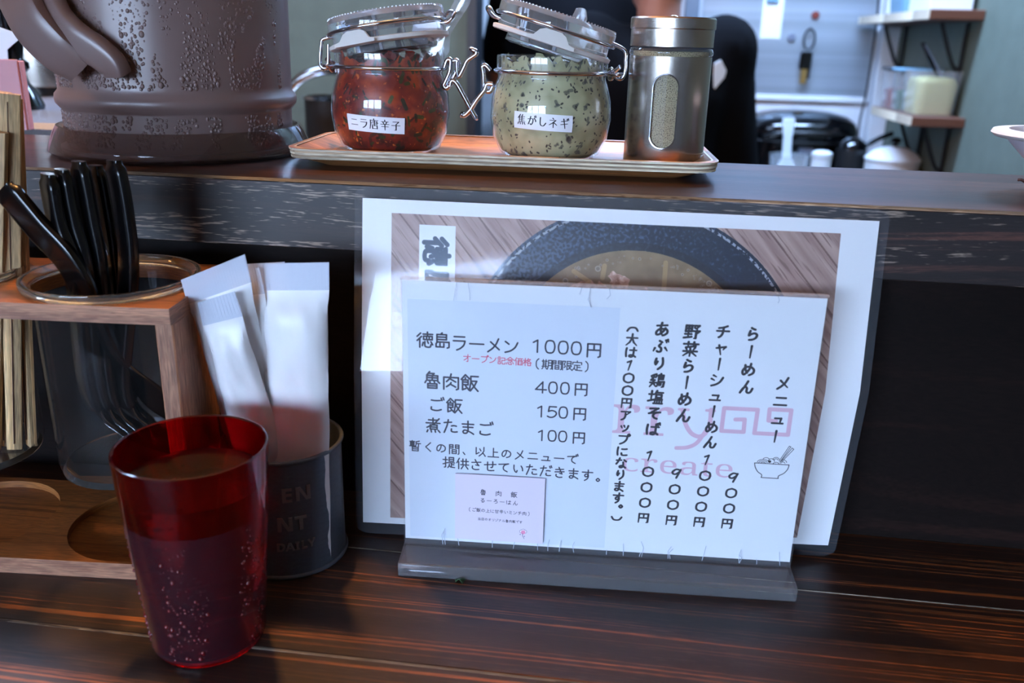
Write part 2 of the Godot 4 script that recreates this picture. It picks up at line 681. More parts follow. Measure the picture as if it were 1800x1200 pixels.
func leek_texture() -> ImageTexture:
	var w := 1024
	var h := 320
	var a := noise(0.010, 13, 3)
	var cv := Canvas.new(w, h, Color.WHITE)
	for y in h:
		for x in w:
			var k := a.get_noise_3d(sin(TAU * x / w) * 160.0, cos(TAU * x / w) * 160.0, y)
			cv.put(x, y, Color(0.71, 0.70, 0.55).lerp(Color(0.59, 0.58, 0.44), smoothstep(-0.3, 0.5, k)))
	var r := RandomNumberGenerator.new()
	r.seed = 43
	for i in 780:
		var p := Vector2(r.randf() * w, r.randf() * h)
		var an := r.randf() * TAU
		var big := r.randf() < 0.16
		var l := r.randf_range(4, 16) if big else r.randf_range(1, 7)
		for k in (3 if big else 1):
			var o := Vector2(r.randfn(0, 4.0), r.randfn(0, 4.0)) if big else Vector2.ZERO
			var e := an + r.randfn(0.0, 0.7)
			cv.line(p + o, p + o + Vector2(cos(e), sin(e)) * l * 0.7, r.randf_range(4, 9) if big else r.randf_range(2.5, 5.0), Color(0.13, 0.13, 0.13) if not big else Color(0.19, 0.21, 0.22), 0.5 if big else 0.85)
	return cv.texture()


# ---------------------------------------------------------------- print
class Canvas:
	var w: int
	var h: int
	var d := PackedByteArray()

	func _init(w_: int, h_: int, c: Color):
		w = w_
		h = h_
		var row := PackedByteArray()
		for x in w:
			row.append_array(PackedByteArray([int(c.r * 255.0), int(c.g * 255.0), int(c.b * 255.0)]))
		for y in h:
			d.append_array(row)

	func put(x: int, y: int, c: Color):
		var k := (y * w + x) * 3
		d[k] = clampi(int(c.r * 255.0), 0, 255)
		d[k + 1] = clampi(int(c.g * 255.0), 0, 255)
		d[k + 2] = clampi(int(c.b * 255.0), 0, 255)

	func blend(x: int, y: int, c: Color, a: float):
		var k := (y * w + x) * 3
		d[k] = clampi(int(lerpf(d[k], c.r * 255.0, a)), 0, 255)
		d[k + 1] = clampi(int(lerpf(d[k + 1], c.g * 255.0, a)), 0, 255)
		d[k + 2] = clampi(int(lerpf(d[k + 2], c.b * 255.0, a)), 0, 255)

	func rect(x0: int, y0: int, x1: int, y1: int, c: Color):
		for y in range(maxi(y0, 0), mini(y1, h)):
			for x in range(maxi(x0, 0), mini(x1, w)):
				put(x, y, c)

	func line(a: Vector2, b: Vector2, width: float, c: Color, alpha := 1.0, width_b := -1.0):
		var r0 := width / 2.0
		var r1 := r0 if width_b < 0.0 else width_b / 2.0
		var R := maxf(r0, r1) + 1.0
		var ab := b - a
		var l2 := maxf(ab.length_squared(), 1e-6)
		for y in range(maxi(int(minf(a.y, b.y) - R), 0), mini(int(maxf(a.y, b.y) + R) + 1, h)):
			for x in range(maxi(int(minf(a.x, b.x) - R), 0), mini(int(maxf(a.x, b.x) + R) + 1, w)):
				var p := Vector2(x + 0.5, y + 0.5) - a
				var t := clampf(p.dot(ab) / l2, 0.0, 1.0)
				var s := lerpf(r0, r1, t) - (p - ab * t).length() + 0.5
				if s > 0.0:
					blend(x, y, c, minf(s, 1.0) * alpha)

	func path(pts: Array, width: float, c: Color, alpha := 1.0):
		for i in pts.size() - 1:
			line(pts[i], pts[i + 1], width, c, alpha)

	func disc(p: Vector2, r: float, c: Color, alpha := 1.0):
		line(p, p + Vector2(0.01, 0), r * 2.0, c, alpha)

	func fill(poly: PackedVector2Array, c: Color, alpha := 1.0):
		var lo := poly[0]
		var hi := poly[0]
		for p in poly:
			lo = lo.min(p)
			hi = hi.max(p)
		for y in range(maxi(int(lo.y), 0), mini(int(hi.y) + 1, h)):
			for x in range(maxi(int(lo.x), 0), mini(int(hi.x) + 1, w)):
				if Geometry2D.is_point_in_polygon(Vector2(x + 0.5, y + 0.5), poly):
					blend(x, y, c, alpha)

	func texture() -> ImageTexture:
		return ImageTexture.create_from_image(Image.create_from_data(w, h, false, Image.FORMAT_RGB8, d))


# each character as strokes on a grid of 20 x 20, y down; «~» marks a stroke drawn as a curve
const STROKES := {
	"円": "3,3 3,18|3,3 17,3 17,17 15,18|10,3 10,10|3,10 17,10",
	"徳": "5,2 1,6|6,6 1,11|4,9 4,19|13,0.5 13,5|8,3 19,3|8.5,5.5 18.5,5.5 18.5,9.5 8.5,9.5 8.5,5.5|12,5.5 12,9.5|15,5.5 15,9.5|8,13 7,17|~10,12 10,17 12,18.5 16,18.3 17,15.5|13,11.5 14,14|17,12 19,15.5",
	"島": "10,0 8,2|4,2 4,12|4,2 15,2 15,8|4,5 15,5|4,8 15,8|4,11 18,11 18,17 16,18|3,13 3,17 12,17|7.5,12.5 7.5,17|12,13 12,17",
	"記": "3,1.5 7,1.5|1,4.5 9,4.5|2.5,7.5 7.5,7.5|2.5,10.5 7.5,10.5|2.5,13.5 7.5,13.5 7.5,18.5 2.5,18.5 2.5,13.5|11,4 18,4 18,10 11,10 11,17 12.5,18.5 18,18.5 19,15",
	"念": "10,1 1,8|10,1 19,8|6,7 14,7|5,9.5 15,9.5 12,13|3,14 2,18|6,13 6,17 8,18.5 13,18.5 14,16|9,12.5 11,15|16,13 18,17",
	"価": "5,1 1,9|4,7 4,19|7,3 19,3|10.5,3 10.5,18|15.5,3 15.5,18|8,8 18.5,8 18.5,18 8,18 8,8",
	"格": "1,6 9,6|5,1 5,19|5,7 1,14|5,8 8,11|12,1 9,8|11.5,3.5 17,3.5 9,12|11,6 19,12|11,13 17.5,13 17.5,18.5 11,18.5 11,13",
	"期": "1,4 10,4|3,1 3,14|8,1 8,14|3,7.5 8,7.5|3,11 8,11|1,14 10,14|3,16 1,19|7.5,16 9.5,19|12.5,2 12.5,13 11,19|12.5,2 18.5,2 18.5,18 16.5,18.5|12.5,7 18.5,7|12.5,12 18.5,12",
	"間": "2,2 2,19|2,2 8,2 8,8 2,8|2,5 8,5|12,2 12,8 18,8|12,2 18,2 18,18 16.5,19|12,5 18,5|6.5,11 13.5,11 13.5,18 6.5,18 6.5,11|6.5,14.5 13.5,14.5",
	"限": "2,2 2,19|2,2 7,2 5,8 7,12 5,14|10,2 17,2 17,10 10,10|10,6 17,6|10,2 10,18 14,16|13,11 15,15 19,18.5|18,11.5 14.5,14",
	"定": "10,0 10,3|2,7 2,3 18,3 18,7|5,8.5 15,8.5|10,8.5 10,17|10,12.5 16,12.5|5.5,11 4.5,15 1,19|4.5,14 8,18 19,18.5",
	"魯": "7,0 4,4|6,2 12,2 10,4.5|4,4.5 16,4.5 16,10 4,10 4,4.5|4,7 16,7|10,4.5 10,10|3,11 2,13|7,11 7.5,12.5|12,11 12.5,12.5|16,11 18,13|5,14 15,14 15,19 5,19 5,14|5,16.5 15,16.5",
	"肉": "2,5 2,19|2,5 18,5 18,18 16,19|10,1 9,6 5,10|9.5,7 15,10|10,11 9,13 5,16|9.5,13 15,16",
	"飯": "5,0.5 0.5,6|5,0.5 9.5,5|5,4 5,6.5|2,6.5 8,6.5 8,12 2,12|2,9 8,9|2,6.5 2,18 5.5,16.5|5,13 9,18|11,2 19,2|11,2 11,9 9.5,18.5|11.5,7.5 17.5,7.5 15,13 10.5,19|12,9.5 15,14.5 19,19",
	"煮": "4,3 15,3|9.5,0.5 9.5,7|1,7 18,7|17,1 11,8 2,13|6,9.5 14.5,9.5 14.5,15 6,15 6,9.5|6,12.3 14.5,12.3|3,16.5 2,19|7,16.5 7.5,19|12,16.5 12.5,19|16,16.5 18,19",
	"暫": "1,2 9,2|2,4 8,4 8,8.5 2,8.5 2,4|2,6.2 8,6.2|0.5,10.3 9.5,10.3|5,0.5 5,12|17,1 11.5,2.5 11.5,7 10.5,11|11.5,5.5 19,5.5|15.5,5.5 15.5,11.5|5,12.5 15,12.5 15,19 5,19 5,12.5|5,15.7 15,15.7",
	"以": "3,3 3,15 8,12|9,5 11,9|16,2 16,9 13,14 8,18.5|14.5,12.5 18.5,18.5",
	"上": "10,2 10,18|10,9 17,9|1,18 19,18",
	"提": "1,5.5 8,5.5|5,1 5,18 3,18.5|1,13 8,10.5|10.5,1.5 17.5,1.5 17.5,8 10.5,8 10.5,1.5|10.5,4.7 17.5,4.7|9,10.5 19,10.5|14,10.5 14,17|14,13.7 18,13.7|11,13 10.5,16 8.5,19|10.5,15.5 13,18 19,18.5",
	"供": "5,1 1,9|4,7 4,19|10.5,2 10.5,12|15.5,2 15.5,12|7.5,6 19,6|7,12 19.5,12|11,14 8,19|15,14 18.5,19",
	"甘": "1,6 19,6|5.5,1.5 5.5,18.5|14.5,1.5 14.5,18.5|5.5,12 14.5,12|5.5,18 14.5,18",
	"辛": "10,0.5 10,3|3,3.5 17,3.5|6.5,4.5 8,8|13.5,4.5 12,8|1.5,8.5 18.5,8.5|3,13 17,13|10,8.5 10,19.5",
	"当": "10,1 10,8|4,3 6,7|16,3 14,7|3,9 16.5,9 16.5,18.5 3,18.5|4,13.7 16.5,13.7",
	"店": "10,0 10,3|3,3 18.5,3|3,3 3,10 1,19|11,5 11,11|11,8 17.5,8|6.5,11.5 16.5,11.5 16.5,18.5 6.5,18.5 6.5,11.5",
	"野": "2,2 9,2 9,9.5 2,9.5 2,2|2,5.7 9,5.7|5.5,2 5.5,17|1.5,13 9.5,13|0.5,18 10,16.5|11.5,2 18,2 14.5,6|12.5,4.5 16,7|11,9 19,9 16.5,12|15,9 15,18 13,18.5",
	"菜": "1,3.5 19,3.5|6.5,1 6.5,6|13.5,1 13.5,6|16,6 4,8|4.5,9 6,11.5|9.5,8.5 10,11|15.5,8 13.5,11.5|1.5,13 18.5,13|10,11 10,19.5|9,13.5 2,19|11,13.5 18,19",
	"鶏": "8,1 3,2.5|2,4 3,6|5,3.5 5.5,5.5|8.5,3 7.5,6|4.5,6.5 2,9.5 7,9.5|1,13 9.5,13|5.2,9.5 5,13 1,19|5,13.5 9,18.5|14,0.5 13,2.5|11.5,2.5 11.5,12|11.5,2.5 17.5,2.5 17.5,8|11.5,5.2 17.5,5.2|11.5,8 17.5,8|11.5,11.5 19,11.5 18.5,18 16.5,19|11,14 10.5,18|13,14 13.2,17|15,14 15.2,16.5",
	"塩": "1,6 7.5,6|4.3,1.5 4.3,14.5|0.5,15.5 8,13.5|11,1 8.5,5.5|10.5,3.5 19,3.5|10.5,6.5 17.5,6.5 17.5,10.5 10.5,10.5 10.5,6.5|9.5,13 18.5,13 18.5,18.5|9.5,13 9.5,18.5|12.5,13 12.5,18.5|15.5,13 15.5,18.5|8,18.8 19.5,18.8",
	"大": "2,7 18,7|10,1 10,7 7,14 2,19|10.5,8 13,14 18,19",
	"唐": "10,0 10,2.5|3,2.5 18.5,2.5|3,2.5 3,10 1,19|6,5 16,5 16,10.5|4.5,7.7 18.5,7.7|6,10.5 16,10.5|11,3.5 11,13|6.5,13 16,13 16,18.5 6.5,18.5 6.5,13",
	"子": "4,2.5 15.5,2.5 10.5,7.5|10.5,7.5 10.5,18 8,18.5|1.5,9.5 18.5,9.5",
	"焦": "7,0.5 2,7|5,5 5,14.5|12,0.5 10.5,3.5|5,4 17,4|5,7.3 16,7.3|5,10.6 16,10.6|10.7,4 10.7,14|5,14 18,14|3,16 2,19|7,16 7.5,19|12,16 12.5,19|16,16 18,19",
	"ラ": "4,3 16,3|3,8 16.5,8|~16.5,8 15,13 11,17 7,19", "ー": "2,10 18,10", "｜": "10,2 10,18",
	"メ": "~15,2 12,9 8,14 3,18|6,6 16,15", "ン": "3,4 7,7|~3,17 9,15 14,11 17,5", "オ": "2,6 18,6|12,1 12,18 9,18|~12,6 9,11 3,15",
	"フ": "3,4 16,4|~16,4 15,10 11,15 5,18", "ニ": "4,5 16,5|2,15 18,15", "ュ": "6,9 14,9 13,16|3,16 17,16",
	"チ": "~15,2 10,4 4,5|2,9 18,9|~10,4 10,11 8,16 5,18", "ャ": "4,10 16,8 13,12|7,6 10.5,19", "シ": "4,3 8,5|2,8 6,10|~3,18 9,16 14,12 17,6",
	"ミ": "5,3 15,6|5,9 14,11|4,14 15,18", "リ": "5,3 5,12|~15,2 15,10 13,15 8,18", "ナ": "2,7 18,7|~11,1 11,8 9,14 4,18",
	"ル": "~6,4 6,10 5,14 2,17|~12,3 12,17 15,15 18,11", "ア": "3,4 17,4 12,9|~10,7 10,12 8,16 4,18", "ッ": "5,8 6.5,11|9.5,7 11,10|~16,7 14.5,12 11.5,15 8,17",
	"ネ": "9,1 11,3|3,5 15,5 9,10 2,14|10,9 10,19|12,10 17,14", "キ": "4,6 16,4|3,12 17,10|9,1 12,19",
	"こ": "~4,4 9,4.5 15,4|~4,13 4,16 8,17.3 12,17.3 16,16", "た": "2,5 11,4|~7,1 6,7 4,13 2,18|~11,9 14,8.5 17,9|~11,13 11,16 14,17 18,16.5",
	"ま": "3,5 17,5|4,9 16,9|~10,1 10,8 10,14 8,17 5,17 4,15 6,13 10,14 14,16 17,18", "く": "~14,2 9,7 6,10 9,13 14,18",
	"の": "~10,4 9,10 6,15 3,14 3,9 6,5 11,4 16,7 17,11 15,15 10,17", "て": "~2,5 8,4.5 17,3.5|~17,3.5 11,6 9,10 10,14 15,17",
	"さ": "3,6 17,5|~8,1 11,7 14,11|14,11 9,10|~4,12 4,16 8,18 14,17.5", "せ": "1,8 19,6.5|~14,2 14,9 13,12 11,12|~6,3 6,14 7,17 11,17.5 16,17",
	"い": "~4,4 4,10 6,15 8,16 9,13|~15,5 17,9 17.5,13", "き": "4,5 16,4|3,9 17,8|~9,1 11,6 14,12|14,12 10,11|~5,13 5,16 9,18 14,17.5",
	"す": "2,5 18,5|~11,1 11,8 10,12 7,12.5 6,10 8,8 11,9 11.5,12 10,16 6,19", "ら": "~7,2 10,3.5 12,4|~6,6 5,12 8,10 12,9 15,11 14,15 10,17.5 6,18",
	"め": "~5,4 6,10 9,15|~12,2 11,9 8,14 5,17 3,15 3,11 6,7 11,6 15,8 17,11 16,15 11,18", "ん": "~11,2 8,9 3,18|~3,18 6,12 9,10 11,12 11,16 13,18 16,17 18,12",
	"あ": "3,5 16,4|~9,1 8,8 9,14 10,16|~14,8 12,12 8,16 4,17 3,14 6,10 11,9 16,10 17,14 14,17 11,18",
	"ふ": "~8,2 12,4|~10,6 8,9 11,12 11,16 8,17 6,16|3,12 1.5,16|16,11 19,15", "り": "~6,3 5,8 6,11|6,11 8,7|~14,2 15,8 14,13 9,18",
	"そ": "4,3 15,2.5 3,10|~3,10 10,8.5 18,8|~17,8 11,9.5 9,13 11,16 15,17.5", "は": "~3,3 2.5,10 3.5,17|8,6 18,6|~14,2 14,10 13.5,15 11,17 8,16 9,14 13,14 18,17",
	"に": "~3,3 2.5,10 3.5,17|~9,6 13,6 17,5.5|~9,13 10,16 14,16.5 18,16", "な": "2,5 10,4.5|~7,1 5,7 2,12|~14,4 18,7|~13,8 13.5,14 12,17 9,17.5 8,15.5 11,14 14,15 18,18",
	"る": "5,3 14,3 4,12|~4,12 9,9 13,9 16,12 15,16 11,18 7,17 8,14.5 11,15 12,17.5", "ろ": "5,3 14,3 4,12|~4,12 9,9 14,9.5 16,13 14,16.5 8,18",
	"か": "~2,7 11,6 13,8 12,14 9,17.5 7,16|~8,2 6,10 3,17|~15,5 18,8 18.5,11", "し": "~6,2 6,14 9,17.5 13,17 17,12",
	"゛": "16,1 17,4|18.3,0 19.3,3", "゜": "~18,0.5 16.3,2.2 18,4 19.7,2.2 18,0.5",
	"0": "~10,2 6.5,3.5 5,10 6.5,16.5 10,18 13.5,16.5 15,10 13.5,3.5 10,2", "1": "6,5.5 10.5,2.5 10.5,18", "4": "12,18 12,2.5 3.5,13.5 16.5,13.5",
	"5": "15,2.5 6.5,2.5 5.5,9.5|~5.5,9.5 10,8 14.5,10 15,13.5 12,17 8,18 4.5,16.5", "○": "~10,2.5 4,5 2.5,10 4,15 10,17.5 16,15 17.5,10 16,5 10,2.5",
	"１": "6,5 11.5,2.5 8.5,18", "９": "~15,4 9,3 4,7 5,10.5 9,11 14,7 15.5,3.5|~15.5,3.5 13,11 10.5,18",
	"(": "~13,0 9,5 9,15 13,20", ")": "~7,0 11,5 11,15 7,20", "︵": "~2,17 6,12 14,12 18,17", "︶": "~2,3 6,8 14,8 18,3",
	"、": "3,14 6,18", "。": "~5,13.5 2.5,16 5,18.5 7.5,16 5,13.5", "｡": "~15,1.5 12.5,4 15,6.5 17.5,4 15,1.5",
}
const VOICED := {"ご": "こ", "だ": "た", "で": "て", "ぶ": "ふ", "ば": "は", "が": "か", "ジ": "シ", "ギ": "キ", "プ": "フ"}
var stroke_cache := {}


func strokes_of(ch: String) -> Array:
	if stroke_cache.has(ch):
		return stroke_cache[ch]
	var out := []
	if VOICED.has(ch):
		out = strokes_of(VOICED[ch]).duplicate() + strokes_of("゜" if ch == "プ" else "゛")
	elif STROKES.has(ch):
		for s in STROKES[ch].split("|"):
			var pts := []
			for p in s.trim_prefix("~").split(" "):
				var xy: PackedStringArray = p.split(",")
				pts.append(Vector2(float(xy[0]), float(xy[1])))
			out.append(smooth(pts, 5) if s.begins_with("~") else pts)
	stroke_cache[ch] = out
	return out


# style: [width of level strokes, of upright strokes (in 20ths of the size), how far ends thin out, slant]
const GOTHIC := [1.95, 1.95, 1.0, 0.0]
const BOLD := [3.0, 3.4, 1.0, 0.0]
const BRUSH := [2.7, 3.2, 0.62, -0.06]
const MINCHO := [1.05, 2.4, 0.7, 0.0]


func glyph(cv: Canvas, ch: String, mid: Vector2, size: Vector2, right: Vector2, style: Array, c: Color, alpha := 1.0):
	var down := Vector2(-right.y, right.x)
	for s in strokes_of(ch):
		var n: int = s.size()
		for i in n - 1:
			var p: Array = []
			for q in [s[i], s[i + 1]]:
				var x: float = (q.x - 10.0 + style[3] * (q.y - 10.0)) / 20.0 * size.x
				var y: float = (q.y - 10.0) / 20.0 * size.y
				p.append(mid + right * x + down * y)
			var dir: Vector2 = (s[i + 1] - s[i]).normalized()
			var wd: float = lerpf(style[0], style[1], absf(dir.y)) * size.y / 20.0
			var w1: float = wd * (style[2] if i == n - 2 and dir.y > 0.2 else 1.0)
			cv.line(p[0], p[1], wd, c, alpha, w1)


func text(cv: Canvas, s: String, first: Vector2, last: Vector2, size: Vector2, style: Array, c: Color, right := Vector2.RIGHT, alpha := 1.0):
	for i in s.length():
		if s[i] != " ":
			glyph(cv, s[i], first.lerp(last, float(i) / maxi(s.length() - 1, 1)), size, right, style, c, alpha)


# letters of the serif face, filled into the canvas
func roman(cv: Canvas, s: String, lo: Vector2, hi: Vector2, c: Color, alpha: float, slope := 0.0):
	var t := TextMesh.new()
	var f := SystemFont.new()
	f.font_names = ["Droid Serif"]
	t.font = f
	t.font_size = 64
	t.text = s
	t.depth = 0.0
	t.pixel_size = 1.0
	var a := t.get_mesh_arrays()
	var v: PackedVector3Array = a[Mesh.ARRAY_VERTEX]
	var ids: PackedInt32Array = a[Mesh.ARRAY_INDEX]
	var bl := v[0]
	var tr := v[0]
	for p in v:
		bl = bl.min(p)
		tr = tr.max(p)
	for i in range(0, ids.size(), 3):
		var poly := PackedVector2Array()
		for k in 3:
			var p := v[ids[i + k]]
			var x := (p.x - bl.x) / (tr.x - bl.x)
			poly.append(Vector2(lerpf(lo.x, hi.x, x), lerpf(hi.y, lo.y, (p.y - bl.y) / (tr.y - bl.y)) + slope * (hi.x - lo.x) * x))
		cv.fill(poly, c, alpha)


# ---------------------------------------------------------------- the room
func build_room():
	var fy := FLOOR_Y
	struct("floor", span(Vector3(-3.1, fy - 0.1, -3.5), Vector3(1.02, fy, 2.7)), M.floor_tile)
	struct("ceiling", span(Vector3(-3.1, 1.5, -3.5), Vector3(1.02, 1.6, 2.7)), M.ceiling_paint)
	struct("wall_right", span(Vector3(0.92, fy, -3.5), Vector3(1.02, 1.5, 2.7)), M.sage_paint)
	struct("wall_left", span(Vector3(-3.1, fy, -3.5), Vector3(-3.0, 1.5, 2.7)), M.dining_wall)
	struct("wall_back", span(Vector3(-3.0, fy, -3.5), Vector3(0.92, 1.5, -3.4)), M.white_wall)
	struct("wall_partition", span(Vector3(-3.0, fy, -2.68), Vector3(-0.465, 1.5, -2.6)), M.sage_paint)
	struct("trim_1", span(Vector3(-0.465, fy, -2.70), Vector3(-0.438, 1.5, -2.58)), M.dark_trim)
	# the shop front behind the guest: a wide window left of the seat, down to knee height
	var x0 := -2.75
	var x1 := -0.30
	var y0 := -0.80
	var y1 := 0.88
	var b := MB.new()
	b.box(Vector3((-3.0 + x0) / 2, (fy + 1.5) / 2, 2.65), Vector3(x0 + 3.0, 1.5 - fy, 0.1))
	b.box(Vector3((x1 + 0.92) / 2, (fy + 1.5) / 2, 2.65), Vector3(0.92 - x1, 1.5 - fy, 0.1))
	b.box(Vector3((x0 + x1) / 2, (fy + y0) / 2, 2.65), Vector3(x1 - x0, y0 - fy, 0.1))
	b.box(Vector3((x0 + x1) / 2, (y1 + 1.5) / 2, 2.65), Vector3(x1 - x0, 1.5 - y1, 0.1))
	struct("wall_front", b.done(20.0), M.dining_wall)
	var w := Node3D.new()
	w.name = "window_1"
	add_child(w)
	w.set_meta("kind", "structure")
	for i in 3:
		var xa := lerpf(x0, x1, i / 3.0)
		var xb := lerpf(x0, x1, (i + 1) / 3.0)
		obj("pane", span(Vector3(xa + 0.03, y0 + 0.04, 2.645), Vector3(xb - 0.03, y1 - 0.04, 2.651), 0.0001), M.pane, w)
		if i > 0:
			obj("mullion", span(Vector3(xa - 0.03, y0, 2.61), Vector3(xa + 0.03, y1, 2.69)), M.dark_trim, w)
	for y in [y0, y1]:
		obj("rail", span(Vector3(x0, y - 0.04, 2.61), Vector3(x1, y + 0.04, 2.69)), M.dark_trim, w)
	for x in [x0, x1]:
		obj("stile", span(Vector3(x - 0.03, y0, 2.61), Vector3(x + 0.03, y1, 2.69)), M.dark_trim, w)
	# unseen dark boarding on the dining side, added to darken the steel shaker's reflections
	struct("added_trim_3", span(Vector3(-3.0, fy, -0.3), Vector3(-2.975, 0.45, 2.6), 0.003), M.added_wainscot)
	struct("added_trim_4", span(Vector3(0.895, fy, 0.05), Vector3(0.92, 0.45, 2.6), 0.003), M.added_wainscot)
	struct("added_trim_5", span(Vector3(-0.22, fy, 2.575), Vector3(0.895, 1.1, 2.6), 0.003), M.added_wainscot)
	# cool panels over the kitchen
	for p in [Vector3(0.35, 1.5, -2.35), Vector3(-1.2, 1.5, -1.45)]:
		var t := thing("ceiling_panel_lamp", p, "long white ceiling panel lamp over the kitchen", "lamp", "kitchen ceiling panels")
		obj("housing", box(Vector3(0, -0.008, 0), Vector3(1.16, 0.016, 0.34), 0.003), M.white_plastic, t)
		obj("diffuser_glow", box(Vector3(0, -0.018, 0), Vector3(1.10, 0.004, 0.28), 0.001), M.lamp_glow, t)
	# two warm pendant bulbs over the bar, above the picture
	for p in [Vector3(-0.30, 0.98, -0.725), Vector3(-1.05, 0.98, -0.725)]:
		var t := thing("pendant_lamp", p, "small warm pendant bulb hanging above the bar", "lamp", "pendants above the bar")
		obj("cord", tube([Vector3(0, 0.07, 0), Vector3(0, 1.5 - p.y, 0)], 0.003, 6), M.black_plastic, t)
		obj("socket", lathe([Vector2(0, 0.08), Vector2(0.012, 0.08), Vector2(0.017, 0.07), Vector2(0.017, 0.036), Vector2(0, 0.036)], 20), M.black_plastic, t)
		obj("bulb_glow", lathe([Vector2(0, 0.036), Vector2(0.012, 0.034), Vector2(0.022, 0.018), Vector2(0.027, 0), Vector2(0.022, -0.018), Vector2(0.011, -0.026), Vector2(0, -0.028)], 20, 60.0), M.warm_glow, t)
		var l := OmniLight3D.new()
		l.name = "bulb_light"
		t.add_child(l, true)
		l.light_color = Color(1.0, 0.72, 0.42)
		l.light_energy = 0.45
		l.light_size = 0.026
		l.omni_range = 8.0
		l.omni_attenuation = 2.0
		l.shadow_enabled = true


# ---------------------------------------------------------------- counter and raised shelf
func build_counter():
	var t := thing("counter", Vector3(0, 0, -0.3), "dark stained plank counter with orange grain and worn seams", "counter")
	var edges := [-0.62, -0.4527, -0.3547, -0.2520, -0.1450, -0.045]
	for i in edges.size() - 1:
		var p := obj("plank", span(Vector3(-1.6, -0.03, edges[i] + 0.3003), Vector3(0.915, 0.0, edges[i + 1] + 0.2997), 0.0007), M.counter_wood, t)
		if i > 0:
			# the rubbed arris along the seam
			var b := MB.new()
			var zz: float = edges[i] + 0.3
			var wd := 0.0011 if i == 2 else 0.0004
			b.box(Vector3(-0.34, -0.0008, zz + (0.0008 if i == 2 else 0.0)), Vector3(2.5, 0.0018, wd * 2.0), 0.0003)
			obj("worn_seam", b.done(20.0), M.worn_edge, p)
	obj("cabinet", span(Vector3(-1.6, FLOOR_Y, -0.30), Vector3(0.915, -0.03, 0.02)), M.riser_wood, t)


func build_shelf():
	var t := thing("raised_bar_shelf", Vector3(0, 0, -0.58), "dark brown raised bar shelf with a thick worn front edge", "shelf")
	var zf := -0.503 + 0.58
	var zb := -0.668 + 0.58
	obj("board", span(Vector3(-1.6, 0.1757, zb), Vector3(0.915, SHELF_Y, zf - 0.0015), 0.0012), M.shelf_wood, t)
	obj("front_edge", span(Vector3(-1.6, 0.1757, zf - 0.0015), Vector3(0.915, SHELF_Y - 0.0012, zf), 0.0006), M.shelf_edge_wood, t)
	var b := MB.new()
	var r := RandomNumberGenerator.new()
	r.seed = 5
	# the rubbed front arris: a chamfer whose width wanders
	var n := 220
	for i in n:
		var xa := lerpf(-0.9, 0.9, float(i) / n)
		var xb := lerpf(-0.9, 0.9, float(i + 1) / n)
		var w := 0.0005 + 0.0005 * sin(i * 0.31) * sin(i * 0.083) + r.randf() * 0.0003
		b.out([Vector3(xa, SHELF_Y + 0.0003, zf - 0.0012 - w), Vector3(xb, SHELF_Y + 0.0003, zf - 0.0012 - w), Vector3(xb, SHELF_Y - 0.0012, zf + 0.0002), Vector3(xa, SHELF_Y - 0.0012, zf + 0.0002)], Vector3(xa, 0.2, zb))
	obj("worn_arris", b.done(20.0, false), M.worn_edge, t)
	obj("riser", span(Vector3(-1.6, 0.0, zb + 0.02), Vector3(0.915, 0.1757, -0.5213 + 0.58), 0.0005), M.riser_wood, t)


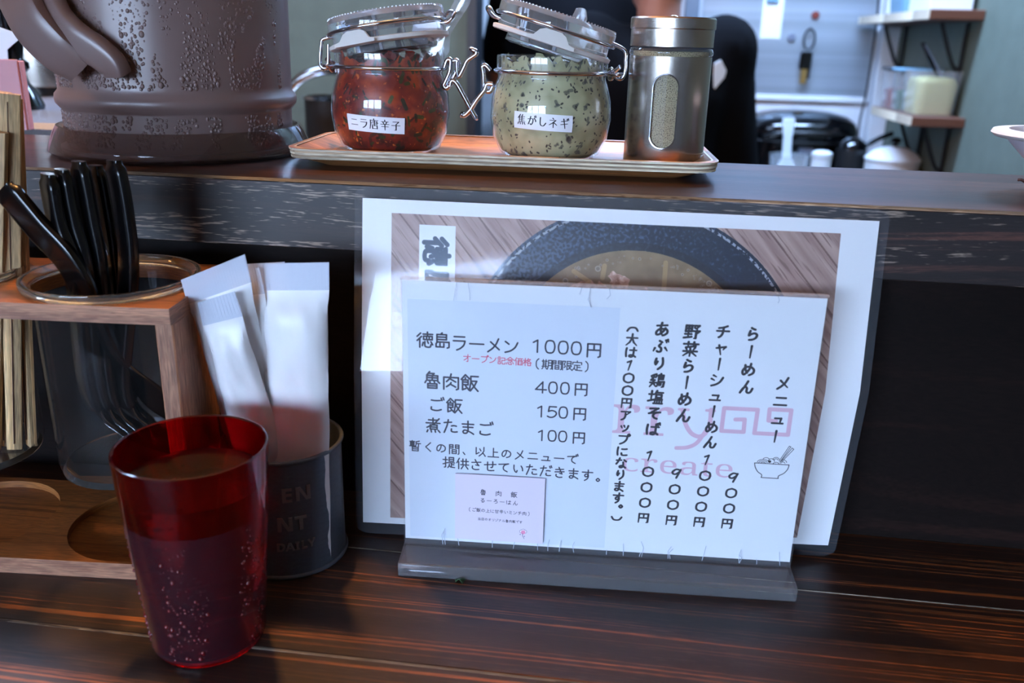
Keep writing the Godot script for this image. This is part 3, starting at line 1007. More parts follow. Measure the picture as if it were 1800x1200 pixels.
# ---------------------------------------------------------------- kitchen
func build_kitchen():
	# back worktop
	var wy := -0.16
	var wt := thing("kitchen_worktop", Vector3(0, FLOOR_Y, -3.1), "stainless worktop under the white kitchen wall", "worktop")
	obj("top", span(Vector3(0.335, wy - 0.04 - FLOOR_Y, -0.298), Vector3(0.918, wy - FLOOR_Y, 0.28), 0.004), M.brushed_steel, wt)
	obj("cupboard", span(Vector3(0.345, 0, -0.29), Vector3(0.915, wy - 0.04 - FLOOR_Y, 0.25), 0.004), M.white_plastic, wt)
	# steel splash panel on the back wall
	var sp := thing("splashback", Vector3(0.55, 0.1317, -3.396), "brushed steel splash panel with magnets and keys on the kitchen wall", "panel")
	obj("sheet", span(Vector3(-0.305, 0, 0), Vector3(0.30, 1.25, 0.006), 0.001), M.steel_sheet, sp)
	obj("lip", span(Vector3(-0.33, -0.02, 0), Vector3(0.305, 0.0, 0.01), 0.002), M.white_plastic, sp)
	var post := thing("steel_post", at_z(1210, 90, -3.37) * Vector3(1, 0, 1) + Vector3(0, FLOOR_Y, 0), "grey steel upright beside the steel splash panel", "post")
	obj("tube_section", span(Vector3(-0.025, 0, -0.025), Vector3(0.025, 1.5 - FLOOR_Y, 0.025), 0.003), M.galvanised, post)
	struct("trim_2", span(Vector3(0.862, FLOOR_Y, -3.4), Vector3(0.92, 1.5, -3.34), 0.003), M.white_wall)
	# notes, magnets and keys
	var zp := -3.388
	var note := thing("paper_note", at_z(1353, 68, zp), "white paper note clipped to the steel panel", "note")
	obj("sheet", span(Vector3(-0.036, 0, 0), Vector3(0.036, 0.148, 0.001), 0.0003), M.paper, note)
	obj("clip", box(Vector3(-0.006, 0.134, 0.006), Vector3(0.04, 0.03, 0.012), 0.003), M.teal_plastic, note)
	var spots := [[1291, 37, "blue_magnet", "small blue magnet high on the steel panel beside the post"], [1391, 66, "grey_magnet", "round grey magnet between paper note and keys"], [1300, 90, "grey_magnet", "small grey magnet low on the steel panel"], [1321, 112, "blue_magnet", "pale blue magnet near the panel's lower edge"], [1433, 27, "chilli_red", "dark red magnet above the hanging keys"]]
	for s in spots:
		var mg := obj("magnet", lathe([Vector2(0, 0), Vector2(0.013, 0), Vector2(0.014, 0.002), Vector2(0.014, 0.007), Vector2(0.011, 0.010), Vector2(0, 0.010)], 20), M[s[2]])
		mg.position = at_z(s[0], s[1], -3.390)
		mg.rotation.x = PI / 2
		tag(mg, s[3], "magnet", "magnets on the steel panel")
	var kp := at_z(1425, 52, -3.37)
	var keys := thing("key_bunch", kp, "bunch of keys on a ring hanging on the steel panel", "keys")
	var ring := []
	for k in 20:
		ring.append(Vector3(cos(TAU * k / 20) * 0.019, -0.033 + sin(TAU * k / 20) * 0.034, 0))
	obj("ring", tube(ring, 0.0035, 6, true), M.black_iron, keys)
	obj("hook", tube([Vector3(0, 0.0, -0.02), Vector3(0, 0.004, 0.0), Vector3(0, 0.0, 0.004)], 0.004, 6), M.black_iron, keys)
	var fob := MB.new()
	fob.box(Vector3(-0.004, -0.105, 0.004), Vector3(0.042, 0.062, 0.014), 0.006)
	obj("fob", fob.done(30.0), M.black_plastic, keys)
	obj("key", box(Vector3(-0.006, -0.158, 0.008), Vector3(0.022, 0.050, 0.003), 0.001), M.brass, keys)
	obj("key", box(Vector3(0.008, -0.145, 0.004), Vector3(0.016, 0.044, 0.003), 0.001), M.black_iron, keys)
	# cable down the corner
	var cb := MB.new()
	var cpts := []
	for q in [[1548, -60], [1543, 20], [1534, 90], [1522, 165], [1511, 215], [1508, 250], [1516, 275]]:
		cpts.append(at_z(q[0], q[1], -3.33))
	cb.tube(smooth(cpts, 5), 0.004, 6)
	tag(obj("power_cable", cb.done(60.0), M.black_iron), "thin black cable running down the kitchen corner", "cable")
	# rice cooker
	var rb := at_z(1404, 250, -3.20)
	var rc := thing("rice_cooker", Vector3(rb.x, wy, -3.22), "large black rice cooker on the back worktop", "rice cooker")
	var rings := []
	for s in [[0.0, 0.86], [0.03, 0.98], [0.10, 1.0], [0.155, 0.99], [0.162, 0.95]]:
		rings.append(super_ring(0.19 * s[1], 0.16 * s[1], s[0], 3.2))
	var bb := MB.new()
	bb.loft(rings)
	obj("body", bb.done(40.0), M.black_plastic, rc)
	rings = []
	for s in [[0.165, 0.98], [0.19, 0.985], [0.215, 0.93], [0.235, 0.78], [0.247, 0.52], [0.251, 0.25]]:
		rings.append(super_ring(0.19 * s[1], 0.16 * s[1], s[0], 3.0))
	bb = MB.new()
	bb.loft(rings)
	obj("lid", bb.done(60.0), M.black_gloss, rc)
	obj("handle", tube(smooth([Vector3(-0.14, 0.17, 0.155), Vector3(-0.10, 0.185, 0.178), Vector3(0, 0.19, 0.185), Vector3(0.10, 0.185, 0.178), Vector3(0.14, 0.17, 0.155)], 4), 0.008, 8), M.black_plastic, rc)
	obj("button", box(Vector3(0, 0.13, 0.160), Vector3(0.05, 0.02, 0.01), 0.003), M.grey_magnet, rc)
	# paddle in its holder, little pot, pan, lid
	var pp := at_z(1387, 288, -2.92)
	var hold := thing("paddle_holder", Vector3(pp.x, wy, -2.92), "grey clear plastic holder in front of the rice cooker", "holder")
	var hp := MB.new()
	hp.lathe([Vector2(0, 0.002), Vector2(0.055, 0.002), Vector2(0.062, 0.13), Vector2(0.065, 0.132), Vector2(0.060, 0.132), Vector2(0.053, 0.006), Vector2(0, 0.006)], 28)
	obj("cup", hp.done(40.0), M.clear_plastic, hold)
	var pd := thing("rice_paddle", Vector3(pp.x - 0.004, wy + 0.008, -2.92), "white rice paddle standing in the grey holder", "paddle")
	rings = []
	for s in [[0.0, 0.034, 0.006], [0.05, 0.040, 0.008], [0.085, 0.030, 0.008], [0.115, 0.014, 0.007], [0.18, 0.014, 0.006], [0.225, 0.021, 0.006], [0.238, 0.017, 0.005]]:
		rings.append(super_ring(s[1], s[2], s[0], 2.2))
	bb = MB.new()
	bb.loft(rings)
	obj("blade_and_handle", bb.done(60.0), M.white_plastic, pd)
	pd.rotation.z = 0.06
	var wp := at_z(1445, 288, -2.86)
	var pot := thing("salt_pot", Vector3(wp.x, wy, -2.88), "small white pot with a lid beside the rice cooker", "pot")
	obj("body", lathe([Vector2(0, 0), Vector2(0.026, 0), Vector2(0.030, 0.01), Vector2(0.030, 0.13), Vector2(0, 0.13)], 24), M.white_plastic, pot)
	obj("lid", lathe([Vector2(0.031, 0.13), Vector2(0.032, 0.145), Vector2(0.02, 0.152), Vector2(0, 0.153), Vector2(0, 0.13), Vector2(0.031, 0.13)], 24), M.white_plastic, pot)
	var fp := at_z(1497, 272, -2.98)
	var pan := thing("black_pan", Vector3(fp.x, wy, -2.99), "black pan with a lid right of the rice cooker", "pan")
	obj("bowl", lathe([Vector2(0, 0), Vector2(0.035, 0), Vector2(0.044, 0.02), Vector2(0.047, 0.15), Vector2(0.044, 0.15), Vector2(0, 0.15)], 32), M.black_iron, pan)
	obj("lid", lathe([Vector2(0.047, 0.15), Vector2(0.04, 0.17), Vector2(0.02, 0.185), Vector2(0, 0.187), Vector2(0, 0.15), Vector2(0.047, 0.15)], 32), M.black_gloss, pan)
	obj("handle", tube([Vector3(0.03, 0.15, -0.02), Vector3(0.09, 0.185, -0.03), Vector3(0.13, 0.20, -0.04)], 0.008, 8), M.black_plastic, pan)
	var lp := at_z(1568, 290, -2.90)
	var lid := thing("white_lidded_pot", Vector3(lp.x, wy, -2.9), "white lidded pot with a dark knob under the wall shelves", "pot")
	obj("pot", lathe([Vector2(0, 0), Vector2(0.070, 0), Vector2(0.080, 0.02), Vector2(0.082, 0.13), Vector2(0, 0.13)], 32), M.white_plastic, lid)
	obj("lid", lathe([Vector2(0.085, 0.13), Vector2(0.085, 0.136), Vector2(0.06, 0.158), Vector2(0.03, 0.17), Vector2(0, 0.172), Vector2(0, 0.13), Vector2(0.085, 0.13)], 32), M.white_plastic, lid)
	obj("knob", lathe([Vector2(0, 0.170), Vector2(0.008, 0.170), Vector2(0.007, 0.178), Vector2(0.016, 0.184), Vector2(0.016, 0.194), Vector2(0.008, 0.200), Vector2(0, 0.200)], 20), M.black_plastic, lid)
	# wall shelves on the sage wall
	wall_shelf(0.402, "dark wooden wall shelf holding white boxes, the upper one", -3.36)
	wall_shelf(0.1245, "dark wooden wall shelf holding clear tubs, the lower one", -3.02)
	wall_goods()
	# work table left behind the bar, with mill and steel canister
	var tz := -0.86
	var tb := thing("steel_side_table", Vector3(-0.62, FLOOR_Y, tz - 0.2), "dark steel side table behind the bar", "table")
	var ty := 0.205 - FLOOR_Y
	obj("top", span(Vector3(-0.5, ty - 0.035, -0.25), Vector3(0.08, ty, 0.2), 0.006), M.galvanised, tb)
	for x in [-0.46, 0.04]:
		for z in [-0.21, 0.16]:
			obj("leg", span(Vector3(x - 0.018, 0, z - 0.018), Vector3(x + 0.018, ty - 0.035, z + 0.018), 0.002), M.galvanised, tb)
	var sc := at_y(84, 166, 0.205)
	var can := thing("steel_canister", Vector3(sc.x, 0.205, sc.z), "tall brushed steel canister on the side table behind the pitcher", "canister")
	obj("body", lathe([Vector2(0, 0.012), Vector2(0.047, 0.012), Vector2(0.048, 0.014), Vector2(0.048, 0.20), Vector2(0.045, 0.204), Vector2(0, 0.204)], 40), M.brushed_steel, can)
	obj("foot_ring", lathe([Vector2(0, 0), Vector2(0.049, 0), Vector2(0.049, 0.012), Vector2(0, 0.012)], 40), M.black_plastic, can)
	var pm := at_y(50, 192, 0.205)
	var mill := thing("pepper_mill", Vector3(pm.x - 0.012, 0.205, pm.z), "black turned pepper mill on the side table", "mill")
	obj("body", lathe([Vector2(0, 0), Vector2(0.028, 0), Vector2(0.029, 0.004), Vector2(0.024, 0.018), Vector2(0.016, 0.03), Vector2(0.0125, 0.042), Vector2(0.018, 0.047), Vector2(0.018, 0.054), Vector2(0.0125, 0.058), Vector2(0.016, 0.08), Vector2(0.021, 0.12), Vector2(0.018, 0.15), Vector2(0, 0.15)], 32, 30.0), M.black_gloss, mill)
	obj("head", lathe([Vector2(0, 0.15), Vector2(0.016, 0.15), Vector2(0.022, 0.165), Vector2(0.018, 0.185), Vector2(0.006, 0.19), Vector2(0.006, 0.2), Vector2(0, 0.2)], 32, 30.0), M.black_gloss, mill)
	# tap and pot by the sink, seen between pitcher and jar
	var sink := thing("sink_unit", Vector3(-0.75, FLOOR_Y, -1.9), "steel sink unit in front of the sage partition", "sink")
	obj("top", span(Vector3(-0.5, 1.02, -0.25), Vector3(0.42, 1.06, 0.28), 0.006), M.brushed_steel, sink)
	obj("cupboard", span(Vector3(-0.48, 0, -0.24), Vector3(0.40, 1.02, 0.26), 0.004), M.galvanised, sink)
	var sy := 1.06 + FLOOR_Y
	var tapz := -1.85
	var tp := []
	for q in [[498, 215], [500, 175], [522, 143], [556, 126], [590, 123], [604, 132], [608, 150]]:
		tp.append(at_z(q[0], q[1], tapz))
	var foot: Vector3 = Vector3(tp[0].x, sy, tapz)
	var tap := thing("sink_tap", foot, "curved steel tap arching beside the pitcher", "tap")
	var tl := [Vector3.ZERO]
	for p in tp:
		tl.append(p - foot)
	obj("spout", tube(smooth(tl, 6), 0.011, 10), M.chrome, tap)
	obj("collar", lathe([Vector2(0, 0), Vector2(0.022, 0), Vector2(0.022, 0.02), Vector2(0, 0.02)], 20), M.chrome, tap)
	var dp := at_z(580, 172, -1.8)
	var dark := thing("dark_stock_pot", Vector3(dp.x, sy, -1.8), "dark stock pot on the sink unit behind the red jar", "pot")
	var ph: float = dp.y - sy
	obj("body", lathe([Vector2(0, 0), Vector2(0.05, 0), Vector2(0.052, 0.004), Vector2(0.052, ph), Vector2(0.048, ph), Vector2(0.048, 0.01), Vector2(0, 0.01)], 32), M.black_iron, dark)
	obj("rim", lathe([Vector2(0.048, ph - 0.002), Vector2(0.055, ph - 0.002), Vector2(0.055, ph + 0.004), Vector2(0.048, ph + 0.004), Vector2(0.048, ph - 0.002)], 32), M.chrome, dark)


func super_ring(rx: float, rz: float, y: float, power: float, n := 32) -> Array:
	var r := []
	for k in n:
		var a := -TAU * k / n
		r.append(Vector3(signf(cos(a)) * pow(absf(cos(a)), 2.0 / power) * rx, y, signf(sin(a)) * pow(absf(sin(a)), 2.0 / power) * rz))
	return r


func wall_shelf(y: float, label: String, far: float):
	var near := -2.59
	var t := thing("wall_shelf", Vector3(0.92, y, near), label, "shelf", "wall shelves")
	obj("board", span(Vector3(-0.14, -0.026, far - near), Vector3(0, 0.0, 0), 0.002), M.wall_shelf_wood, t)
	obj("painted_lit_edge", span(Vector3(-0.1415, -0.0255, far - near + 0.001), Vector3(-0.14, -0.0005, -0.002), 0.0004), M.ply_pale, t)  # pale strip: kitchen light on the board's long edge put in as colour
	for z in [-0.10, (far - near) + 0.10]:
		# a bent iron hairpin bracket
		var h := 0.15
		obj("bracket", tube(smooth([Vector3(-0.075, -0.03, z), Vector3(-0.050, -h * 0.62, z), Vector3(-0.024, -h * 0.98, z), Vector3(-0.008, -h, z), Vector3(-0.006, -h * 0.8, z), Vector3(-0.006, -0.03, z)], 4), 0.006, 6), M.black_iron, t)
		obj("bracket_foot", span(Vector3(-0.014, -h - 0.05, z - 0.008), Vector3(-0.002, -h, z + 0.008), 0.001), M.black_iron, t)


func wall_goods():
	var y0 := 0.1245
	# yellow noodles in a clear tub
	var nt := thing("noodle_tub", Vector3(0.85, y0, -2.70), "clear square tub of pale yellow noodles on the lower wall shelf", "tub")
	var bb := MB.new()
	bb.loft([super_ring(0.052, 0.06, 0.003, 5), super_ring(0.056, 0.066, 0.085, 5), super_ring(0.05, 0.06, 0.100, 4), super_ring(0.03, 0.03, 0.104, 3)])
	obj("noodles", bb.done(40.0), M.noodle_yellow, nt)
	bb = MB.new()
	bb.loft([super_ring(0.056, 0.064, 0.0, 6), super_ring(0.064, 0.074, 0.118, 6), super_ring(0.067, 0.077, 0.120, 6)], false)
	obj("tub", bb.done(40.0, false), M.clear_plastic, nt)
	var k := 0
	for s in [[-2.845, "herb_green", "clear tub with green herbs beside the noodle tub"], [-2.955, "chilli_red", "clear tub with red chilli at the shelf's far end"]]:
		var t := thing("clear_tub", Vector3(0.85, y0, s[0]), s[2], "tub")
		bb = MB.new()
		bb.loft([super_ring(0.05, 0.036, 0.003, 5), super_ring(0.053, 0.038, 0.055, 5), super_ring(0.03, 0.02, 0.062, 4)])
		obj("contents", bb.done(40.0), M[s[1]], t)
		bb = MB.new()
		bb.loft([super_ring(0.054, 0.042, 0.0, 6), super_ring(0.060, 0.047, 0.112, 6)], false)
		obj("tub", bb.done(40.0, false), M.clear_plastic, t)
		obj("lid", box(Vector3(0, 0.117, 0), Vector3(0.126, 0.010, 0.100), 0.004), M.black_iron if k == 1 else M.teal_plastic, t)
		k += 1
	# tongs leaning in the noodle tub
	var a := at_z(1668, 142, -2.66)
	var b := at_z(1622, 76, -2.72)
	var tg := thing("tongs", a, "dark handled tongs standing in the noodle tub", "tongs")
	obj("arm", tube([Vector3(-0.006, -0.03, 0.0), b - a], 0.006, 6), M.black_plastic, tg)
	obj("arm", tube([Vector3(0.012, -0.03, 0.0), b - a + Vector3(0.004, -0.006, 0.004)], 0.005, 6), M.galvanised, tg)
	# on the upper shelf
	var y1 := 0.402
	var w := thing("white_carton", Vector3(0.855, y1, -2.74), "white carton on the upper wall shelf", "carton")
	obj("box", span(Vector3(-0.062, 0, -0.1), Vector3(0.05, 0.14, 0.09), 0.002), M.white_plastic, w)
	obj("flap", span(Vector3(-0.064, 0.14, -0.102), Vector3(0.052, 0.143, 0.092), 0.001), M.paper, w)
	var c := thing("teal_basket", Vector3(0.85, y1, -3.0), "teal plastic basket on the upper wall shelf", "basket")
	bb = MB.new()
	bb.loft([super_ring(0.05, 0.08, 0.0, 6), super_ring(0.062, 0.092, 0.11, 6)])
	obj("shell", bb.done(40.0), M.teal_plastic, c)
	obj("rim", tube(super_ring(0.063, 0.093, 0.11, 6), 0.004, 6, true), M.white_plastic, c)


# ---------------------------------------------------------------- people
# tapered capsules joined with a smooth minimum, meshed as surface nets
func skin_mesh(bones: Array, cell: float, k := 0.03) -> ArrayMesh:
	var lo := Vector3(9, 9, 9)
	var hi := -lo
	for b in bones:
		var r: float = maxf(b[2], b[3]) + 0.03
		for p in [b[0], b[1]]:
			lo = lo.min(p - Vector3(r, r, r))
			hi = hi.max(p + Vector3(r, r, r))
	var n := Vector3i(((hi - lo) / cell).ceil()) + Vector3i(2, 2, 2)
	var sy := n.x
	var sz := n.x * n.y
	var f := PackedFloat32Array()
	f.resize(n.x * n.y * n.z)
	f.fill(1.0)
	for b in bones:
		var a: Vector3 = b[0]
		var ab: Vector3 = b[1] - a
		var flat: Vector3 = b[4] if b.size() > 4 else Vector3.ONE
		var l2 := maxf(ab.length_squared(), 1e-6)
		var r: float = maxf(b[2], b[3]) + 0.09
		var i0 := Vector3i(((a.min(b[1]) - Vector3(r, r, r) * Vector3(1.0 / flat.x, 1, 1.0 / flat.z) - lo) / cell).floor()).clamp(Vector3i.ZERO, n - Vector3i.ONE)
		var i1 := Vector3i(((a.max(b[1]) + Vector3(r, r, r) * Vector3(1.0 / flat.x, 1, 1.0 / flat.z) - lo) / cell).ceil()).clamp(Vector3i.ZERO, n - Vector3i.ONE)
		for z in range(i0.z, i1.z + 1):
			for y in range(i0.y, i1.y + 1):
				for x in range(i0.x, i1.x + 1):
					var p := lo + Vector3(x, y, z) * cell - a
					var t := clampf(p.dot(ab) / l2, 0.0, 1.0)
					var q := (p - ab * t) * flat
					var d := q.length() - lerpf(b[2], b[3], t)
					var id := x + y * sy + z * sz
					var e := f[id]
					var h := maxf(k - absf(d - e), 0.0) / k
					f[id] = minf(d, e) - h * h * k * 0.25
	var vid := {}
	var pos := PackedVector3Array()
	for z in n.z - 1:
		for y in n.y - 1:
			for x in n.x - 1:
				var id := x + y * sy + z * sz
				var inside := 0
				for c in 8:
					if f[id + (c & 1) + ((c >> 1) & 1) * sy + (c >> 2) * sz] < 0.0:
						inside += 1
				if inside == 0 or inside == 8:
					continue
				var s := Vector3.ZERO
				var m := 0
				for e in [[0, 1], [2, 3], [4, 5], [6, 7], [0, 2], [1, 3], [4, 6], [5, 7], [0, 4], [1, 5], [2, 6], [3, 7]]:
					var c0: int = e[0]
					var c1: int = e[1]
					var f0 := f[id + (c0 & 1) + ((c0 >> 1) & 1) * sy + (c0 >> 2) * sz]
					var f1 := f[id + (c1 & 1) + ((c1 >> 1) & 1) * sy + (c1 >> 2) * sz]
					if (f0 < 0.0) != (f1 < 0.0):
						var t := f0 / (f0 - f1)
						s += Vector3(c0 & 1, (c0 >> 1) & 1, c0 >> 2).lerp(Vector3(c1 & 1, (c1 >> 1) & 1, c1 >> 2), t)
						m += 1
				vid[id] = pos.size()
				pos.append(lo + (Vector3(x, y, z) + s / m) * cell)
	var mb := MB.new()
	for id in vid:
		var step := [1, sy, sz]
		for ax in 3:
			var u: int = step[(ax + 1) % 3]
			var w: int = step[(ax + 2) % 3]
			var a0 := f[id]
			var a1 := f[id + step[ax]]
			if (a0 < 0.0) == (a1 < 0.0):
				continue
			if not (vid.has(id - u) and vid.has(id - w) and vid.has(id - u - w)):
				continue
			var A := pos[vid[id]]
			var B := pos[vid[id - u]]
			var C := pos[vid[id - u - w]]
			var D := pos[vid[id - w]]
			if a0 < 0.0:
				mb.quad(A, B, C, D)
			else:
				mb.quad(A, D, C, B)
	return mb.done(80.0)


func person(called: String, base: Vector3, turn: float, sleeve: float, shirt: Material, arms: Array, label: String) -> Node3D:
	var t := thing(called, base, label, "person", "", turn)
	var L := Vector3.ZERO
	# joints; the figure faces -z
	var hip := Vector3(0, 0.88, 0)
	var waist := Vector3(0, 1.02, 0.0) + L * 0.3
	var chest := Vector3(0, 1.20, 0.01) + L * 0.7
	var neck := Vector3(0, 1.37, 0.01) + L
	var head := Vector3(0, 1.49, -0.025) + L * 1.25
	var bones := [
		[hip, waist, 0.125, 0.115, Vector3(0.80, 1, 1)], [waist, chest, 0.115, 0.135, Vector3(0.80, 1, 1)],
		[neck + Vector3(0, -0.06, 0), head + Vector3(0, -0.02, 0.01), 0.056, 0.052],
		[head + Vector3(0, -0.045, -0.035), head + Vector3(0, 0.05, 0.0), 0.064, 0.084],
		[head + Vector3(0, -0.055, -0.06), head + Vector3(0, -0.05, -0.05), 0.045, 0.05],
		[head + Vector3(0, -0.01, -0.098), head + Vector3(0, 0.01, -0.088), 0.012, 0.008],
	]
	var cloth := [
		[hip + Vector3(0, -0.02, 0), waist, 0.140, 0.128, Vector3(0.78, 1, 1)], [waist, chest, 0.128, 0.148, Vector3(0.78, 1, 1)],
		[chest, neck + Vector3(0, -0.075, 0), 0.135, 0.080, Vector3(0.80, 1, 1)],
	]
	for s in 2:
		var sg := -1.0 if s == 0 else 1.0
		var sh := Vector3(sg * 0.165, 1.305, 0.012) + L * 0.9
		var el: Vector3 = sh + arms[s][0]
		var wr: Vector3 = el + arms[s][1]
		var hand: Vector3 = wr + (wr - el).normalized() * 0.09
		bones.append_array([[chest, sh, 0.09, 0.062], [sh, el, 0.052, 0.040], [el, wr, 0.041, 0.028], [wr, wr.lerp(hand, 0.6), 0.030, 0.033]])
		var fd := (hand - wr).normalized()
		var side := fd.cross(Vector3.RIGHT).normalized()
		for q in 4:
			var o := side * (q - 1.5) * 0.019
			bones.append([wr.lerp(hand, 0.7) + o, hand + fd * [0.06, 0.075, 0.07, 0.05][q] + o, 0.010, 0.008])
		bones.append([wr.lerp(hand, 0.3), wr.lerp(hand, 0.7) + side * -0.05, 0.013, 0.010])
		bones.append([head + Vector3(sg * 0.083, -0.02, 0.012), head + Vector3(sg * 0.088, 0.015, 0.018), 0.012, 0.016])
		var hj := Vector3(sg * 0.085, 0.86, 0)
		var kn := Vector3(sg * 0.095, 0.47, -0.01)
		var an := Vector3(sg * 0.10, 0.08, 0.02)
		bones.append_array([[hj, kn, 0.088, 0.058], [kn, an, 0.056, 0.040], [an, an + Vector3(0, -0.045, -0.14), 0.042, 0.034]])
		cloth.append_array([[chest + Vector3(sg * 0.05, 0.02, 0), sh + Vector3(0, 0.004, 0), 0.115, 0.078], [sh, sh.lerp(el, sleeve), 0.074, 0.068]])
	obj("body", skin_mesh(bones, 0.016), M.skin, t)
	obj("t_shirt", skin_mesh(cloth, 0.018), shirt, t)
	var legs := [[hip + Vector3(0, 0.02, 0), hip + Vector3(0, -0.03, 0), 0.138, 0.138, Vector3(0.80, 1, 1)]]
	for sg in [-1.0, 1.0]:
		legs.append([Vector3(sg * 0.085, 0.86, 0), Vector3(sg * 0.095, 0.47, -0.01), 0.100, 0.072])
		legs.append([Vector3(sg * 0.095, 0.47, -0.01), Vector3(sg * 0.10, 0.10, 0.02), 0.072, 0.060])
	obj("trousers", skin_mesh(legs, 0.022), M.trousers, t)
	obj("hair", skin_mesh([[head + Vector3(0, 0.01, 0.012), head + Vector3(0, 0.062, 0.0), 0.086, 0.092], [head + Vector3(0, 0.0, 0.035), head + Vector3(0, 0.05, 0.03), 0.070, 0.078]], 0.014), M.hair, t)
	for sg in [-1.0, 1.0]:
		var sh := MB.new()
		sh.box(Vector3(sg * 0.10, 0.035, -0.03), Vector3(0.10, 0.07, 0.27), 0.03)
		obj("shoe", sh.done(50.0), M.black_plastic, t)
	return t


func build_people():
	var n := at_z(1158, 30, -2.33)
	var a := person("person", Vector3(n.x, FLOOR_Y, -2.33), 0.10, 1.12, M.black_cotton, [[Vector3(-0.05, -0.27, -0.06), Vector3(0.06, -0.12, -0.20)], [Vector3(0.055, -0.28, -0.03), Vector3(-0.05, -0.16, -0.18)]], "person in a black T-shirt seen from behind, with a white sleeve print")
	# the pale print on the sleeve
	var p := at_z(1262, 133, -2.235) - a.position
	var pm := MB.new()
	pm.prism(PackedVector2Array([Vector2(-0.012, -0.035), Vector2(0.016, -0.004), Vector2(0.020, 0.012), Vector2(0.002, 0.036), Vector2(-0.014, 0.028)]), 0.004, Transform3D(Basis.from_euler(Vector3(0, 0.4, 0)), Vector3.ZERO))
	var pr := obj("sleeve_print", pm.done(20.0), M.white_plastic, a)
	pr.position = a.basis.inverse() * p
	pr.set_meta("label", "white sleeve print")
	var q := at_z(1004, 60, -2.93)
	var tall := person("person", Vector3(q.x, FLOOR_Y, -2.93), -0.25, 0.72, M.black_cotton, [[Vector3(-0.095, -0.20, -0.09), Vector3(0.14, 0.03, -0.18)], [Vector3(0.05, -0.27, -0.04), Vector3(-0.12, -0.03, -0.17)]], "person in a dark T-shirt bending an arm, standing behind the pale jar")
	tall.scale = Vector3(1.1, 1.1, 1.1)


# ---------------------------------------------------------------- laminated poster leaning on the shelf edge
func poster_point(u: float, v: float) -> Vector3:      # v from the top edge down; the pouch is bent half way
	var l := [Vector3(-0.1553, 0.2165, -0.4962), Vector3(-0.1517, 0.1100, -0.4700), Vector3(-0.1540, 0.0006, -0.4690)]
	var r := [Vector3(0.1470, 0.2165, -0.4990), Vector3(0.1502, 0.1100, -0.4930), Vector3(0.1458, 0.0006, -0.4915)]
	var a: Vector3
	var b: Vector3
	if v < 0.5:
		a = l[0].lerp(l[1], v * 2.0)
		b = r[0].lerp(r[1], v * 2.0)
	else:
		a = l[1].lerp(l[2], v * 2.0 - 1.0)
		b = r[1].lerp(r[2], v * 2.0 - 1.0)
	# a soft sag across the middle of the bend
	return a.lerp(b, u) + Vector3(0, 0, 0.0035 * sin(PI * u) * sin(PI * v))


func build_poster():
	var t := thing("laminated_poster", Vector3(0, 0, -0.48), "laminated ramen photo poster leaning against the raised shelf", "poster")
	var o := Vector3(0, 0, 0.48)
	var b := MB.new()
	var inset := func(v: float, h: float, rad: float) -> float:
		var d := minf(v, 1.0 - v) * h
		return 0.0 if d >= rad else rad - sqrt(maxf(rad * rad - (rad - d) * (rad - d), 0.0))
	b.sheet(func(u: float, v: float) -> Vector3:
		var i: float = inset.call(v, 0.216, 0.006) / 0.303
		return poster_point(lerpf(i, 1.0 - i, u), v) + o + Vector3(0, 0, 0.0005), 16, 72, Vector3(0, 0, -0.001))
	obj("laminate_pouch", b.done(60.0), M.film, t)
	var m := mat("poster_print", Color.WHITE, 0.4)
	m.albedo_texture = poster_picture()
	b = MB.new()
	b.sheet(func(u: float, v: float) -> Vector3:
		return poster_point(lerpf(0.0155, 0.983, u), lerpf(0.031, 0.965, v)) + o + Vector3(0, 0, 0.0001), 16, 24, Vector3(0, 0, -0.0002))
	obj("printed_sheet", b.done(60.0), m, t)


